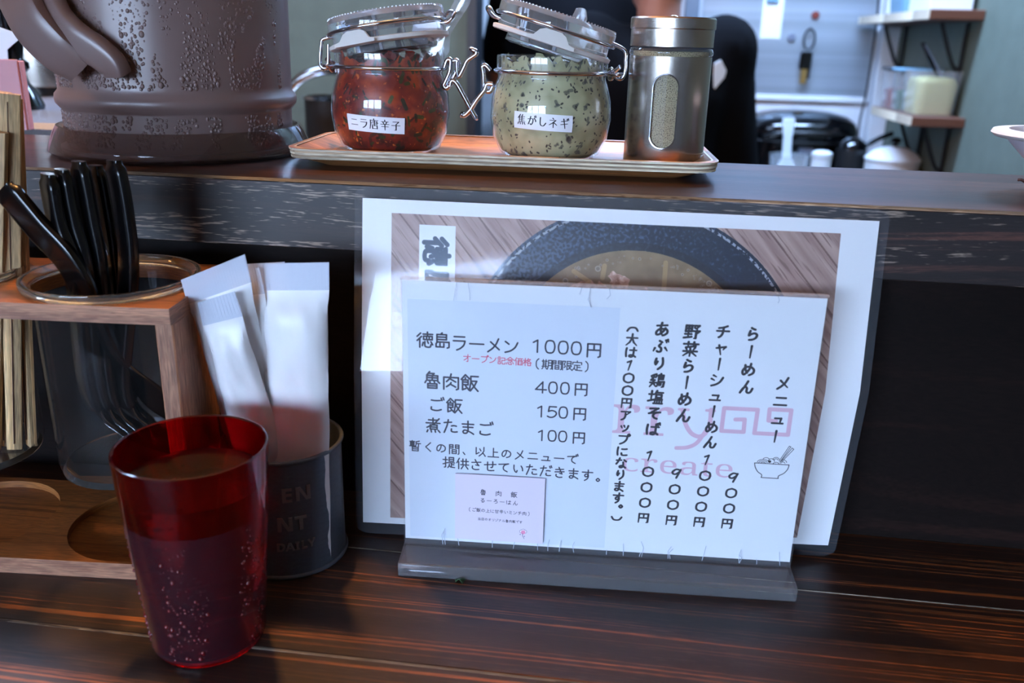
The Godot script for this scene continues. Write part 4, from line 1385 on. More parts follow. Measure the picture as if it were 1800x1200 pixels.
func poster_picture() -> ImageTexture:
	var w := 1200
	var h := 830
	var cv := Canvas.new(w, h, Color(0.93, 0.935, 0.945))
	var x0 := 72
	var x1 := 1118
	var y0 := 32
	var y1 := 812
	var grain := noise(0.01, 3, 3)
	var grain2 := noise(0.05, 4, 3)
	var rough := noise(0.09, 8, 3)
	var mid := Vector2(655, 392)
	for y in range(y0, y1):
		for x in range(x0, x1):
			var p := Vector2(x, y) - mid
			var r := p.length()
			var c: Color
			if r > 404.0:
				# planks of the photographed table, running down to the right
				var q := Vector2(p.dot(Vector2(0.64, 0.77)), p.dot(Vector2(-0.77, 0.64)))
				var pl := fposmod(q.y + 20.0, 74.0)
				c = Color(0.60, 0.48, 0.45).lerp(Color(0.74, 0.63, 0.58), 0.5 + 0.9 * grain.get_noise_2d(q.x * 0.25, q.y * 3.0))
				c = c.lerp(Color(0.46, 0.35, 0.33), smoothstep(0.25, 0.5, grain2.get_noise_2d(q.x * 0.12, q.y * 2.0)) * 0.7)
				if pl < 4.0:
					c = c.lerp(Color(0.40, 0.29, 0.27), 0.7)
			elif r > 300.0:
				var k := rough.get_noise_2d(x, y)
				c = Color(0.115, 0.15, 0.21).lerp(Color(0.27, 0.33, 0.42), smoothstep(-0.1, 0.6, k + 0.5 * (p.x / -400.0)))
				if r > 391.0 and r < 397.0 and k > -0.1:
					c = Color(0.62, 0.64, 0.68)
				if p.x > 240.0 and p.y > -210.0 and k > 0.18:
					c = c.lerp(Color(0.17, 0.33, 0.72), 0.8)
				if r < 318.0:
					c = c.lerp(Color(0.10, 0.10, 0.12), 0.6)
			else:
				var k := grain.get_noise_2d(x * 1.4, y * 1.4)
				c = Color(0.49, 0.40, 0.28).lerp(Color(0.56, 0.47, 0.34), 0.5 + k)
			cv.put(x, y, c)
	# slices of pork, noodles and froth in the soup
	var pork := Color(0.78, 0.61, 0.52)
	for s in [[Vector2(440, 205), 46.0, 17.0], [Vector2(560, 196), 70.0, 25.0], [Vector2(618, 172), 28.0, 26.0], [Vector2(655, 200), 50.0, 20.0], [Vector2(540, 290), 130.0, 60.0], [Vector2(700, 330), 120.0, 60.0]]:
		for y in range(int(s[0].y - s[2] * 1.2), int(s[0].y + s[2] * 1.2)):
			for x in range(int(s[0].x - s[1] * 1.2), int(s[0].x + s[1] * 1.2)):
				var e := Vector2((x - s[0].x) / s[1], (y - s[0].y) / s[2]).length() + 0.5 * rough.get_noise_2d(x * 0.35, y * 0.35)
				if e < 1.0:
					var k := rough.get_noise_2d(x * 0.5 + 50, y * 0.5)
					cv.blend(x, y, pork.lerp(Color(0.62, 0.44, 0.34), smoothstep(0.0, 0.5, k)).lerp(Color(0.88, 0.76, 0.68), smoothstep(0.1, 0.5, -k)), smoothstep(1.0, 0.9, e))
	for s in [[Vector2(512, 148), Vector2(548, 170)], [Vector2(584, 132), Vector2(580, 160)], [Vector2(726, 118), Vector2(722, 260)]]:
		cv.line(s[0], s[1], 11.0, Color(0.70, 0.58, 0.38), 0.75)
	var r := RandomNumberGenerator.new()
	r.seed = 77
	for i in 210:
		var a := clampf(r.randfn(-0.72, 0.16), -1.3, -0.3) if i % 6 else r.randf_range(-2.5, -1.2)
		var rad := 288.0 - absf(r.randfn(0.0, 9.0)) - (22.0 if a > -0.75 and a < -0.5 and i % 3 == 0 else 0.0)
		var p := mid + Vector2(cos(a), sin(a)) * rad
		var s := r.randf_range(1.2, 3.6) if i % 17 else 7.0
		cv.disc(p, s, Color(0.74, 0.70, 0.64), 0.6)
		cv.disc(p, s * 0.65, Color(0.42, 0.36, 0.29), 0.7)
	# the title label: the sheet hangs sideways, so its letters lie on their sides
	cv.rect(140, 56, 228, 560, Color(0.90, 0.92, 0.95))
	for s in [["徳", 117], ["島", 190], ["ラ", 263], ["ー", 336], ["メ", 409], ["ン", 482]]:
		glyph(cv, s[0], Vector2(182, s[1]), Vector2(66, 66), Vector2.DOWN, BOLD, Color(0.20, 0.27, 0.36))
	return cv.texture()


# ---------------------------------------------------------------- clear T stand with the menu
func build_menu_stand():
	var turn := deg_to_rad(3.01)
	var base := Vector3(-0.0010, 0, -0.43435)
	var t := thing("menu_stand", base, "clear acrylic stand holding the white price menu in front of the poster", "menu stand", "", turn)
	var W := 0.2302
	var b := MB.new()
	# base: a slab with a softened front, thinner towards the guest
	b.prism(PackedVector2Array([Vector2(0.0, 0.0), Vector2(0.0, 0.0078), Vector2(-0.0008, 0.0084), Vector2(-0.0165, 0.0098), Vector2(-0.0262, 0.0098), Vector2(-0.0335, 0.0084), Vector2(-0.034, 0.0)]), W, Transform3D(Basis(Vector3(0, 0, 1), Vector3(0, 1, 0), Vector3(-1, 0, 0)), Vector3(W / 2, 0, 0)))
	obj("base", b.done(20.0), M.acrylic, t)
	var lean := Transform3D(Basis.from_euler(Vector3(deg_to_rad(-0.8), 0, 0)), Vector3(0, 0.0098, -0.0205))
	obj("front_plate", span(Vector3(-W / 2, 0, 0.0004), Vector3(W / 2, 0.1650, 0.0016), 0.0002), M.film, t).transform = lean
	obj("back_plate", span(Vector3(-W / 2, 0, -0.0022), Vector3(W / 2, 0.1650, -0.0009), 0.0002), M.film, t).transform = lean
	obj("plate_edge", span(Vector3(-W / 2, 0.1649, -0.0022), Vector3(W / 2, 0.1660, 0.0016), 0.0002), M.clear_plastic, t).transform = lean
	var cw := 0.2290
	var y0 := 0.0030
	var y1 := 0.1640
	var whole: Transform3D = Transform3D(Basis.from_euler(Vector3(0, turn, 0)), base) * lean
	var ppm := 8000.0
	# where a point of the photograph lies on the card, in metres from its lower left corner
	var here := func(px: float, py: float) -> Vector2:
		var q: Vector3 = whole.affine_inverse() * at_plane(px, py, whole.origin, whole.basis.z)
		return Vector2(q.x + cw / 2, q.y - y0)
	var ch := y1 - y0
	var ink := Color(0.085, 0.075, 0.115)
	# the menu card
	var cv := Canvas.new(int(cw * ppm), int(ch * ppm), Color(0.925, 0.935, 0.95))
	var on := func(px: float, py: float) -> Vector2:
		var q: Vector2 = here.call(px, py)
		return Vector2(q.x * ppm, (ch - q.y) * ppm)
	var unit: float = (on.call(1401.0, 700.0) - on.call(1001.0, 700.0)).length() / 400.0
	var pink := Color(0.88, 0.72, 0.79)
	# the maker's faint mark under the columns
	var key := [[1293, 737], [1309, 737], [1307, 759], [1268, 757], [1273, 717], [1332, 720], [1326, 761], [1385, 764], [1391, 721], [1353, 719], [1351, 739], [1364, 740]]
	var kp := []
	for q in key:
		kp.append(on.call(float(q[0]), float(q[1])))
	cv.path(kp, 7.6 * unit, pink)
	var row := func(s: String, a: Vector2, z: Vector2):
		roman(cv, s, on.call(a.x, a.y), on.call(z.x, z.y), pink, 1.0)
	row.call("r", Vector2(1078, 709), Vector2(1122, 763))
	row.call("r", Vector2(1135, 713), Vector2(1181, 767))
	var yv := []
	for q in [[1200, 720], [1204, 742], [1214, 760], [1228, 767], [1240, 761], [1248, 742], [1250, 720]]:
		yv.append(on.call(float(q[0]), float(q[1])))
	cv.path(smooth(yv, 5), 8.0 * unit, pink)
	yv = []
	for q in [[1240, 758], [1225, 778], [1208, 786], [1189, 787]]:
		yv.append(on.call(float(q[0]), float(q[1])))
	cv.path(smooth(yv, 5), 7.5 * unit, pink)
	cv.path([on.call(1194.0, 719.0), on.call(1210.0, 720.0)], 5.0 * unit, pink)
	cv.path([on.call(1242.0, 721.0), on.call(1256.0, 722.0)], 5.0 * unit, pink)
	var ca: Vector2 = on.call(1096.0, 798.0)
	var cb: Vector2 = on.call(1286.0, 838.0)
	roman(cv, "create", ca, Vector2(cb.x, ca.y + 34.0 * unit), pink, 1.0, 0.012)
	var col := func(s: String, a: Vector2, z: Vector2, size: float, style: Array):
		var p: Vector2 = on.call(a.x, a.y)
		var q: Vector2 = on.call(z.x, z.y)
		text(cv, s, p, q, Vector2(size, size) * unit, style, ink)
	col.call("︵大は１○○円アップになります｡︶", Vector2(1113, 574), Vector2(1083, 915), 23.0, BRUSH)
	col.call("あぶり鶏塩そば", Vector2(1164, 579), Vector2(1147, 755), 27.0, BRUSH)
	col.call("１○○○円", Vector2(1142, 801), Vector2(1131, 910), 24.0, BRUSH)
	col.call("野菜ら｜めん", Vector2(1217, 583), Vector2(1201, 730), 28.0, BRUSH)
	col.call("９○○円", Vector2(1189, 832), Vector2(1180, 914), 24.0, BRUSH)
	col.call("チャ｜シュ｜めん", Vector2(1271, 583), Vector2(1248, 777), 26.0, BRUSH)
	col.call("１○○○円", Vector2(1243, 808), Vector2(1229, 917), 24.0, BRUSH)
	col.call("ら｜めん", Vector2(1324, 587), Vector2(1312, 680), 27.0, BRUSH)
	col.call("９○○円", Vector2(1289, 839), Vector2(1278, 920), 24.0, BRUSH)
	col.call("メニュ｜", Vector2(1377, 674), Vector2(1363, 767), 27.0, BRUSH)
	# the little drawn bowl
	var draw := func(pts: Array, width: float, bend: bool):
		var out := []
		for q in pts:
			out.append(on.call(1300.0 + q[0] / 5.455, 640.0 + q[1] / 5.455))
		cv.path(smooth(out, 5) if bend else out, width * unit, ink)
	draw.call([[145, 945], [475, 965]], 1.3, false)
	draw.call([[145, 945], [150, 985], [175, 1030], [211, 1058], [207, 1085]], 1.3, true)
	draw.call([[475, 965], [462, 1005], [425, 1045], [375, 1070], [370, 1095]], 1.3, true)
	draw.call([[207, 1085], [370, 1095]], 1.3, false)
	for q in [[225, 930, 55, 26], [225, 935, 40, 18], [225, 940, 24, 10], [255, 905, 30, 18], [350, 905, 30, 20], [350, 910, 18, 12], [420, 935, 32, 26], [415, 942, 20, 14], [350, 950, 30, 18], [305, 925, 30, 28]]:
		var arcp := []
		for k in 9:
			var a := PI + PI * k / 8.0
			arcp.append([q[0] + cos(a) * q[2], q[1] + 8 + sin(a) * q[3]])
		draw.call(arcp, 0.9, false)
	cv.disc(on.call(1353.0, 811.0), 2.6 * unit, ink)
	draw.call([[378, 930], [478, 785], [492, 792], [392, 930]], 1.0, false)
	draw.call([[396, 932], [505, 803], [520, 815], [405, 935]], 1.0, false)
	var m := mat("menu_print", Color.WHITE, 0.45)
	m.albedo_texture = cv.texture()
	sheet_part("menu_card", t, lean, Vector2(-cw / 2, y0), Vector2(cw / 2, y1), 0.0, 0.0004, m)
	# the price sheet laid over its left half
	var a0: Vector2 = here.call(716.0, 524.0)
	var a1: Vector2 = here.call(1063.0, 952.0)
	var sw := a1.x - a0.x
	var sh := a0.y - a1.y + 0.004
	var cs := Canvas.new(int(sw * ppm), int(sh * ppm), Color(0.87, 0.895, 0.94))
	var put := func(px: float, py: float) -> Vector2:
		var q: Vector2 = here.call(px, py)
		return Vector2((q.x - a0.x) * ppm, (a0.y - q.y) * ppm)
	var dark := Color(0.155, 0.145, 0.215)
	var line_of := func(s: String, x: float, y: float, xe: float, ye: float, size: float, c: Color, wide: float):
		text(cs, s, put.call(x, y), put.call(xe, ye), Vector2(size * wide, size) * unit, GOTHIC, c)
	line_of.call("徳島ラーメン", 747.0, 597.0, 899.0, 609.0, 31.0, dark, 1.0)
	line_of.call("1000", 944.0, 607.7, 1013.0, 611.7, 29.0, dark, 1.15)
	line_of.call("円", 1044.0, 615.0, 1044.0, 615.0, 32.0, dark, 1.0)
	line_of.call("オープン記念価格", 821.0, 629.0, 927.0, 636.0, 15.5, Color(0.86, 0.32, 0.42), 1.0)
	line_of.call("(期間限定)", 944.0, 639.0, 1032.0, 644.0, 19.5, dark, 1.0)
	line_of.call("魯肉飯", 760.0, 668.0, 826.0, 673.0, 33.0, dark, 1.0)
	line_of.call("400", 951.0, 680.0, 993.0, 682.0, 27.0, dark, 1.1)
	line_of.call("円", 1021.5, 684.0, 1021.5, 684.0, 29.0, dark, 1.0)
	line_of.call("ご飯", 767.0, 711.0, 799.0, 713.0, 30.0, dark, 1.0)
	line_of.call("150", 951.0, 722.5, 990.0, 724.5, 27.0, dark, 1.1)
	line_of.call("円", 1019.0, 727.0, 1019.0, 727.0, 29.0, dark, 1.0)
	line_of.call("煮たまご", 762.0, 747.0, 853.0, 754.0, 30.0, dark, 1.0)
	line_of.call("100", 952.0, 764.5, 989.0, 766.5, 26.0, dark, 1.1)
	line_of.call("円", 1017.5, 769.0, 1017.5, 769.0, 28.0, dark, 1.0)
	line_of.call("暫くの間、以上のメニューで", 730.0, 783.0, 1006.0, 807.0, 22.0, dark, 1.0)
	line_of.call("提供させていただきます。", 789.0, 812.0, 1057.0, 837.0, 24.0, dark, 1.0)
	m = mat("price_print", Color.WHITE, 0.45)
	m.albedo_texture = cs.texture()
	sheet_part("price_sheet", t, lean, Vector2(a0.x - cw / 2, y0 + a0.y - sh), Vector2(a1.x - cw / 2, y0 + a0.y), 0.0002, 0.0002, m)
	# the small note taped on the front
	var n0: Vector2 = here.call(801.0, 829.0)
	var n1: Vector2 = here.call(954.0, 955.0)
	var nw := n1.x - n0.x
	var nh := n0.y - n1.y - 0.001
	var pn := 14000.0
	var cn := Canvas.new(int(nw * pn), int(nh * pn), Color(0.87, 0.82, 0.885))
	var un := unit * pn / ppm
	var set_ := func(px: float, py: float) -> Vector2:
		var q: Vector2 = here.call(px, py)
		return Vector2((q.x - n0.x) * pn, (n0.y - q.y) * pn)
	var tiny := func(s: String, x: float, y: float, xe: float, ye: float, size: float):
		text(cn, s, set_.call(x, y), set_.call(xe, ye), Vector2(size, size) * un, [1.7, 1.7, 1.0, 0.0], Color(0.12, 0.10, 0.17))
	tiny.call("魯肉飯", 850.0, 862.0, 904.0, 866.5, 12.0)
	tiny.call("るーろーはん", 849.0, 876.0, 906.0, 881.0, 10.5)
	tiny.call("(ご飯の上に甘辛いミンチ肉)", 826.0, 892.0, 930.0, 900.0, 8.4)
	tiny.call("当店のオリジナル魯肉飯です", 843.0, 908.5, 916.0, 914.5, 6.2)
	var fl: Vector2 = set_.call(920.0, 931.0)
	for k in 3:
		cn.disc(fl + Vector2([-3.5, 0.0, 3.5][k], [0.0, -2.0, 0.0][k]) * un, 3.6 * un, Color(0.35, 0.25, 0.35))
	for k in 3:
		cn.disc(fl + Vector2([-3.5, 0.0, 3.5][k], [0.0, -2.0, 0.0][k]) * un, 3.0 * un, Color(0.93, 0.89, 0.94))
	cn.disc(fl + Vector2(0, 1.5) * un, 4.2 * un, Color(0.90, 0.55, 0.68))
	cn.path([fl + Vector2(-1, 4) * un, fl + Vector2(-1, 9) * un, fl + Vector2(2, 15) * un], 0.8 * un, Color(0.30, 0.22, 0.33))
	cn.disc(fl + Vector2(-5.5, 6.5) * un, 1.0 * un, Color(0.35, 0.28, 0.40))
	cn.disc(fl + Vector2(2.5, 10) * un, 1.0 * un, Color(0.35, 0.28, 0.40))
	m = mat("note_print", Color.WHITE, 0.5)
	m.albedo_texture = cn.texture()
	sheet_part("taped_note", t, lean, Vector2(n0.x - cw / 2, y0 + n0.y - nh), Vector2(n1.x - cw / 2, y0 + n0.y), 0.0020, 0.0003, m)
	# air ridges in the cover film along its upper and lower edge
	var r := RandomNumberGenerator.new()
	r.seed = 9
	b = MB.new()
	for i in 26:
		var low := i % 5 != 0
		var x := r.randf_range(-0.10, 0.11)
		var y := 0.0012 if low else 0.1645
		var l := r.randf_range(0.003, 0.011) * (1.0 if low else -1.0)
		b.tube([lean * Vector3(x, y, 0.0016), lean * Vector3(x + r.randf_range(-0.001, 0.001), y + l * 0.6, 0.0017), lean * Vector3(x + r.randf_range(-0.002, 0.002), y + l, 0.0016)], 0.00022, 5)
	var ridges := obj("film_wrinkles", b.done(60.0), M.packet_seal, t)  # whitish seal material paints the highlights along the ridges
	ridges.set_meta("kind", "stuff")


func sheet_part(called: String, t: Node3D, lean: Transform3D, lo: Vector2, hi: Vector2, z: float, thick: float, m: Material):
	var b := MB.new()
	b.sheet(func(u: float, v: float) -> Vector3:
		return Vector3(lerpf(lo.x, hi.x, u), lerpf(hi.y, lo.y, v), z), 1, 1, Vector3(0, 0, -thick))
	obj(called, b.done(20.0), m, t).transform = lean


# ---------------------------------------------------------------- wooden holder with two hanging glasses
func build_cutlery_holder():
	var turn := deg_to_rad(4.1)
	var base := Vector3(-0.2267, 0, -0.402)
	var t := thing("cutlery_holder", base, "brown wooden cutlery holder with round glass openings on the counter", "holder", "", turn)
	var g := [Vector3(-0.0517, 0, -0.0448), Vector3(-0.1550, 0, -0.0448)]
	var lo := -0.215
	holed("base_board", t, Vector3(lo, 0.0, -0.092), Vector3(0, 0.0102, 0), g, 0.0432, 0.0055, M.acacia, M.acacia_edge_lit)
	holed("top_board", t, Vector3(lo, 0.1558, -0.092), Vector3(0, 0.1648, 0), g, 0.0445, -1.0, M.acacia, M.acacia_edge_lit)
	for x in [0.0, lo + 0.0098]:
		var up := obj("side_post", box(Vector3(0.0728, 0.0, 0.0), Vector3(0.1456, 0.0098, 0.050), 0.0008), M.acacia_edge_lit, t)
		up.transform = Transform3D(Basis(Vector3(0, 1, 0), Vector3(-1, 0, 0), Vector3(0, 0, 1)), Vector3(x - 0.0049, 0.0102, -0.0275))
	var wall := [Vector2(0.0475, 0.1700), Vector2(0.0478, 0.1685), Vector2(0.0470, 0.1655), Vector2(0.0430, 0.1640), Vector2(0.0415, 0.155), Vector2(0.0412, 0.062), Vector2(0.0395, 0.0545), Vector2(0.034, 0.0515), Vector2(0.0, 0.0512), Vector2(0.0, 0.0540), Vector2(0.033, 0.0545), Vector2(0.0375, 0.0575), Vector2(0.0390, 0.064), Vector2(0.0392, 0.155), Vector2(0.0410, 0.1665), Vector2(0.0450, 0.1700), Vector2(0.0475, 0.1700)]
	for i in 2:
		var at_: Vector3 = t.transform * g[i]
		var gl := thing("glass_insert", at_, ["clear glass with black spoons hung in the wooden holder", "clear glass with wooden chopsticks hung in the wooden holder"][i], "glass", "glasses in the wooden holder")
		obj("wall", lathe(wall.slice(3, 7), 64, 40.0), M.tumbler_glass, gl)
		obj("thick_bottom", lathe(wall.slice(6, 12) + [wall[6]], 64, 40.0), M.thick_glass, gl)
		obj("rolled_rim", lathe(wall.slice(0, 4) + wall.slice(14, 17), 64, 60.0), M.thick_glass, gl)
	# black spoons: handle tips as seen above the rim, bowls nested low on the right
	var q: Vector3 = t.transform * g[0]
	var tips := [[84, 305, 0.012, "black spoon whose short handle leans left, outermost of its row"], [108, 297, 0.008, "black spoon with the second lowest handle tip in the glass"], [138, 283, 0.004, "black spoon in the middle of the row, hooked tip"], [168, 290, -0.010, "black spoon behind the others in the glass"], [200, 281, 0.002, "black spoon with the broadest handle, beside the shelf's worn front"], [8, 330, 0.016, "black spoon lying slantwise across the glass rim"]]
	for i in tips.size():
		var s: Array = tips[i]
		var z: float = q.z + s[2]
		var pts: Array
		if i < 5:
			var k := i - 2.0
			var mouth := at_z(s[0] + 36.0 - 5.0 * k, 480, z)
			var low: Vector3 = q + Vector3(-0.010 + 0.004 * k, 0.100, s[2] * 0.8)
			var turnp: Vector3 = q + Vector3(0.006 + 0.004 * k, 0.078, s[2] * 0.5)
			pts = [at_z(s[0], s[1], z), at_z(s[0] + 17.0, s[1] + 90.0, z), mouth, low, turnp, q + Vector3(0.028, 0.0625 + 0.002 * i, -0.004 + 0.002 * k)]
		else:
			pts = [at_z(s[0], s[1], z), at_z(62, 395, z), at_z(132, 478, z), q + Vector3(-0.004, 0.125, 0.006), q + Vector3(0.016, 0.100, 0.0), q + Vector3(0.030, 0.085, -0.006)]
		spoon(pts, i, s[3])
	# chopsticks
	var q2: Vector3 = t.transform * g[1]
	var sticks := [[-22, 172, -0.014], [-2, 160, -0.020], [14, 164, -0.013], [25, 172, -0.026], [-8, 230, -0.006], [-40, 168, -0.020]]
	for i in sticks.size():
		var s: Array = sticks[i]
		var top := at_z(s[0], s[1], q2.z + s[2])
		var foot: Vector3 = q2 + Vector3([0.008, 0.017, 0.025, 0.032, 0.013, 0.000][i], 0.0552, s[2] * 0.45)
		var dir := top - foot
		var c := thing("chopsticks", foot, "pair of pale wooden chopsticks standing in the holder's glass", "chopsticks", "chopsticks in the glass")
		var ln := dir.length()
		var b := MB.new()
		b.loft([super_ring(0.0042, 0.0022, 0.0, 5, 12), super_ring(0.0052, 0.0026, ln * 0.5, 6, 12), super_ring(0.0062, 0.0028, ln, 6, 12)])
		var yb := dir.normalized()
		var xb := Vector3.RIGHT.slide(yb).normalized().rotated(yb, [-0.3, 0.15, 0.5, -0.6, 0.2, 0.1][i])
		var fr := Transform3D(Basis(xb, yb, xb.cross(yb)), Vector3.ZERO)
		obj("stick", b.done(40.0), M.chopstick_wood, c).transform = fr
		obj("split_groove", box(Vector3(0, ln * 0.5, 0.0027), Vector3(0.0005, ln * 0.96, 0.0006), 0.0001), M.dried_brown, c).transform = fr


# a board with round openings; floor >= 0 leaves that much of the board under each opening
func holed(called: String, t: Node3D, lo: Vector3, hi: Vector3, holes: Array, r: float, floor_: float, top_m: Material, edge_m: Material):
	var b := MB.new()
	var n := 40
	var y1 := hi.y
	var y0 := lo.y
	# top (and bottom) faces: each half of the board is a ring between a circle and a rectangle
	var parts := []
	for i in holes.size():
		var a: float = hi.x if i == 0 else (holes[0].x + holes[1].x) / 2
		var c: float = lo.x if i == holes.size() - 1 else (holes[0].x + holes[1].x) / 2
		parts.append([c, a])
	for i in holes.size():
		var h: Vector3 = holes[i]
		var xa: float = parts[i][0]
		var xb: float = parts[i][1]
		var angles := []
		for k in n:
			angles.append(TAU * k / n)
		for cx in [xa, xb]:
			for cz in [lo.z, hi.z]:
				angles.append(fposmod(atan2(cz - h.z, cx - h.x), TAU))
		angles.sort()
		for k in angles.size():
			var a0: float = angles[k]
			var a1: float = angles[(k + 1) % angles.size()]
			var d0 := Vector3(cos(a0), 0, sin(a0))
			var d1 := Vector3(cos(a1), 0, sin(a1))
			var far := func(d: Vector3) -> Vector3:
				var s := 9.0
				if d.x > 1e-6:
					s = minf(s, (xb - h.x) / d.x)
				elif d.x < -1e-6:
					s = minf(s, (xa - h.x) / d.x)
				if d.z > 1e-6:
					s = minf(s, (hi.z - h.z) / d.z)
				elif d.z < -1e-6:
					s = minf(s, (lo.z - h.z) / d.z)
				return h + d * s
			var o0: Vector3 = far.call(d0)
			var o1: Vector3 = far.call(d1)
			var i0 := h + d0 * r
			var i1 := h + d1 * r
			var Y := Vector3(0, y1, 0)
			b.quad(i0 + Y, i1 + Y, o1 + Y, o0 + Y)
			var yf := Vector3(0, (y0 + floor_) if floor_ >= 0.0 else y0, 0)
			b.quad(i0 + Y, i0 + yf, i1 + yf, i1 + Y)
			if floor_ >= 0.0:
				b.tri(h + yf, i1 + yf, i0 + yf)
			else:
				b.quad(i0 + yf, o0 + yf, o1 + yf, i1 + yf)
	var m := b.done(30.0, false)
	obj(called, m, top_m, t)
	# the four sides
	var e := MB.new()
	var mid := (lo + hi) / 2
	e.out([Vector3(lo.x, y0, hi.z), Vector3(hi.x, y0, hi.z), Vector3(hi.x, y1, hi.z), Vector3(lo.x, y1, hi.z)], mid)
	e.out([Vector3(lo.x, y0, lo.z), Vector3(hi.x, y0, lo.z), Vector3(hi.x, y1, lo.z), Vector3(lo.x, y1, lo.z)], mid)
	e.out([Vector3(hi.x, y0, lo.z), Vector3(hi.x, y0, hi.z), Vector3(hi.x, y1, hi.z), Vector3(hi.x, y1, lo.z)], mid)
	e.out([Vector3(lo.x, y0, lo.z), Vector3(lo.x, y0, hi.z), Vector3(lo.x, y1, hi.z), Vector3(lo.x, y1, lo.z)], mid)
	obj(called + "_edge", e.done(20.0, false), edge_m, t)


func spoon(pts: Array, i: int, label: String):
	var foot: Vector3 = pts[pts.size() - 1]
	var t := thing("black_spoon", foot, label, "spoon", "black spoons in the glass")
	var path := smooth(pts, 8)
	var n := path.size()
	var rings := []
	for k in n:
		var s := float(k) / (n - 1)
		var d: Vector3 = (path[mini(k + 1, n - 1)] - path[maxi(k - 1, 0)]).normalized()
		var side := Vector3(0.8, 0.0, 0.6 if i != 5 else 0.2).slide(d).normalized()
		var nrm := d.cross(side)
		var wd := 0.0088
		var th := 0.0034
		if s < 0.04:
			wd *= 0.75
			th *= 0.7
		if s > 0.66:
			wd = lerpf(0.0070, 0.0145, sin(clampf((s - 0.66) / 0.30, 0.0, 1.0) * PI * 0.62))
			th = 0.0016
		var ring := []
		for a in 20:
			var an := TAU * a / 20.0
			var cup := 0.0
			if s > 0.66:
				cup = 0.004 * cos(an) * cos(an) * clampf((s - 0.66) / 0.2, 0.0, 1.0)
			ring.append(path[k] - foot + side * signf(cos(an)) * pow(absf(cos(an)), 0.5) * wd + nrm * (signf(sin(an)) * pow(absf(sin(an)), 0.5) * th + cup))
		rings.append(ring)
	var hb := MB.new()
	var cut := int(n * 0.66)
	hb.loft(rings.slice(0, cut + 1))
	obj("handle", hb.done(60.0), M.black_plastic, t)
	var bb := MB.new()
	bb.loft(rings.slice(cut))
	obj("bowl", bb.done(60.0), M.black_plastic, t)


# ---------------------------------------------------------------- tin of wrapped towels
func build_towel_tin():
	var base := Vector3(-0.1885, 0, -0.446)
	var t := thing("metal_tin", base, "round grey metal tin with raised lettering, full of wrapped towels", "tin")
	var R := 0.0335
	var H := 0.0745
	obj("wall", lathe([Vector2(0, 0.0015), Vector2(R - 0.001, 0.0015), Vector2(R - 0.0009, H), Vector2(R, H), Vector2(R, 0.0015), Vector2(0, 0.0010), Vector2(0, 0.0015)], 72), M.tin_plate, t)
	for y in [0.0012, H]:
		var ring := []
		for k in 56:
			ring.append(Vector3(cos(TAU * k / 56) * (R + 0.0003), y, sin(TAU * k / 56) * (R + 0.0003)))
		obj("rolled_rim" if y > 0.05 else "foot_rim", tube(ring, 0.0013, 8, true), M.tin_plate, t)
	# raised letters, bent round the wall
	for s in [["EN", 0.0545, 0.0085, 0.545], ["NT", 0.0360, 0.0085, 0.44], ["DAILY", 0.0215, 0.0050, 0.49]]:
		var tm := TextMesh.new()
		var f := SystemFont.new()
		f.font_names = ["Droid Sans"]
		f.font_weight = 700
		tm.font = f
		tm.text = s[0]
		tm.font_size = 32
		tm.depth = 0.0012
		tm.pixel_size = s[2] / 23.0
		tm.curve_step = 1.0
		var arr := tm.get_mesh_arrays()
		var v: PackedVector3Array = arr[Mesh.ARRAY_VERTEX]
		var nn: PackedVector3Array = arr[Mesh.ARRAY_NORMAL]
		for k in v.size():
			var a: float = PI / 2 - s[3] - v[k].x * 1.12 / R + 0.0
			var rad := R + 0.0001 + v[k].z + 0.0003
			nn[k] = Vector3(cos(a), 0, sin(a)) * nn[k].z + Vector3(sin(a), 0, -cos(a)) * nn[k].x + Vector3(0, nn[k].y, 0)
			v[k] = Vector3(cos(a) * rad, s[1] + v[k].y, sin(a) * rad)
		arr[Mesh.ARRAY_VERTEX] = v
		arr[Mesh.ARRAY_NORMAL] = nn
		var am := ArrayMesh.new()
		am.add_surface_from_arrays(Mesh.PRIMITIVE_TRIANGLES, arr)
		obj("raised_letters", am, M.tin_letter, t)
	# the packets: [upper left, upper right, lower right, lower left] as measured, depth, label
	var packs := [
		[[318, 492], [430, 447], [500, 760], [395, 775], -0.424, "wrapped towel fanned furthest left in the tin"],
		[[400, 478], [456, 470], [520, 760], [430, 780], -0.433, "wrapped towel with a crinkled seal in the tin"],
		[[347, 532], [412, 512], [505, 775], [425, 790], -0.420, "short wrapped towel with the lowest seal in the tin"],
		[[432, 464], [500, 460], [535, 770], [465, 780], -0.443, "wrapped towel tucked behind the broad one"],
		[[455, 463], [578, 461], [572, 790], [474, 812], -0.437, "broad wrapped towel foremost in the tin"],
	]
	for i in packs.size():
		var p: Array = packs[i]
		var z: float = p[4]
		var c := []
		for k in 4:
			c.append(at_z(p[k][0], p[k][1], z))
		# the lower end goes on down to the bottom of the tin
		var la: Vector3 = c[3] - c[0]
		var lb: Vector3 = c[2] - c[1]
		var dl: Vector3 = c[0] + la * ((c[0].y - 0.006) / -la.y)
		var dr: Vector3 = c[1] + lb * ((c[1].y - 0.006) / -lb.y)
		var mid := (dl + dr) / 2
		var inside := Vector3(base.x + 0.006 * (i - 2), 0.006, base.z + [-0.014, -0.007, 0.004, 0.000, 0.014][i])
		var half := 0.020
		dl = inside + (dl - mid).normalized() * half
		dr = inside + (dr - mid).normalized() * half
		towel_packet([c[0], c[1], dr, dl], inside, i, p[5])


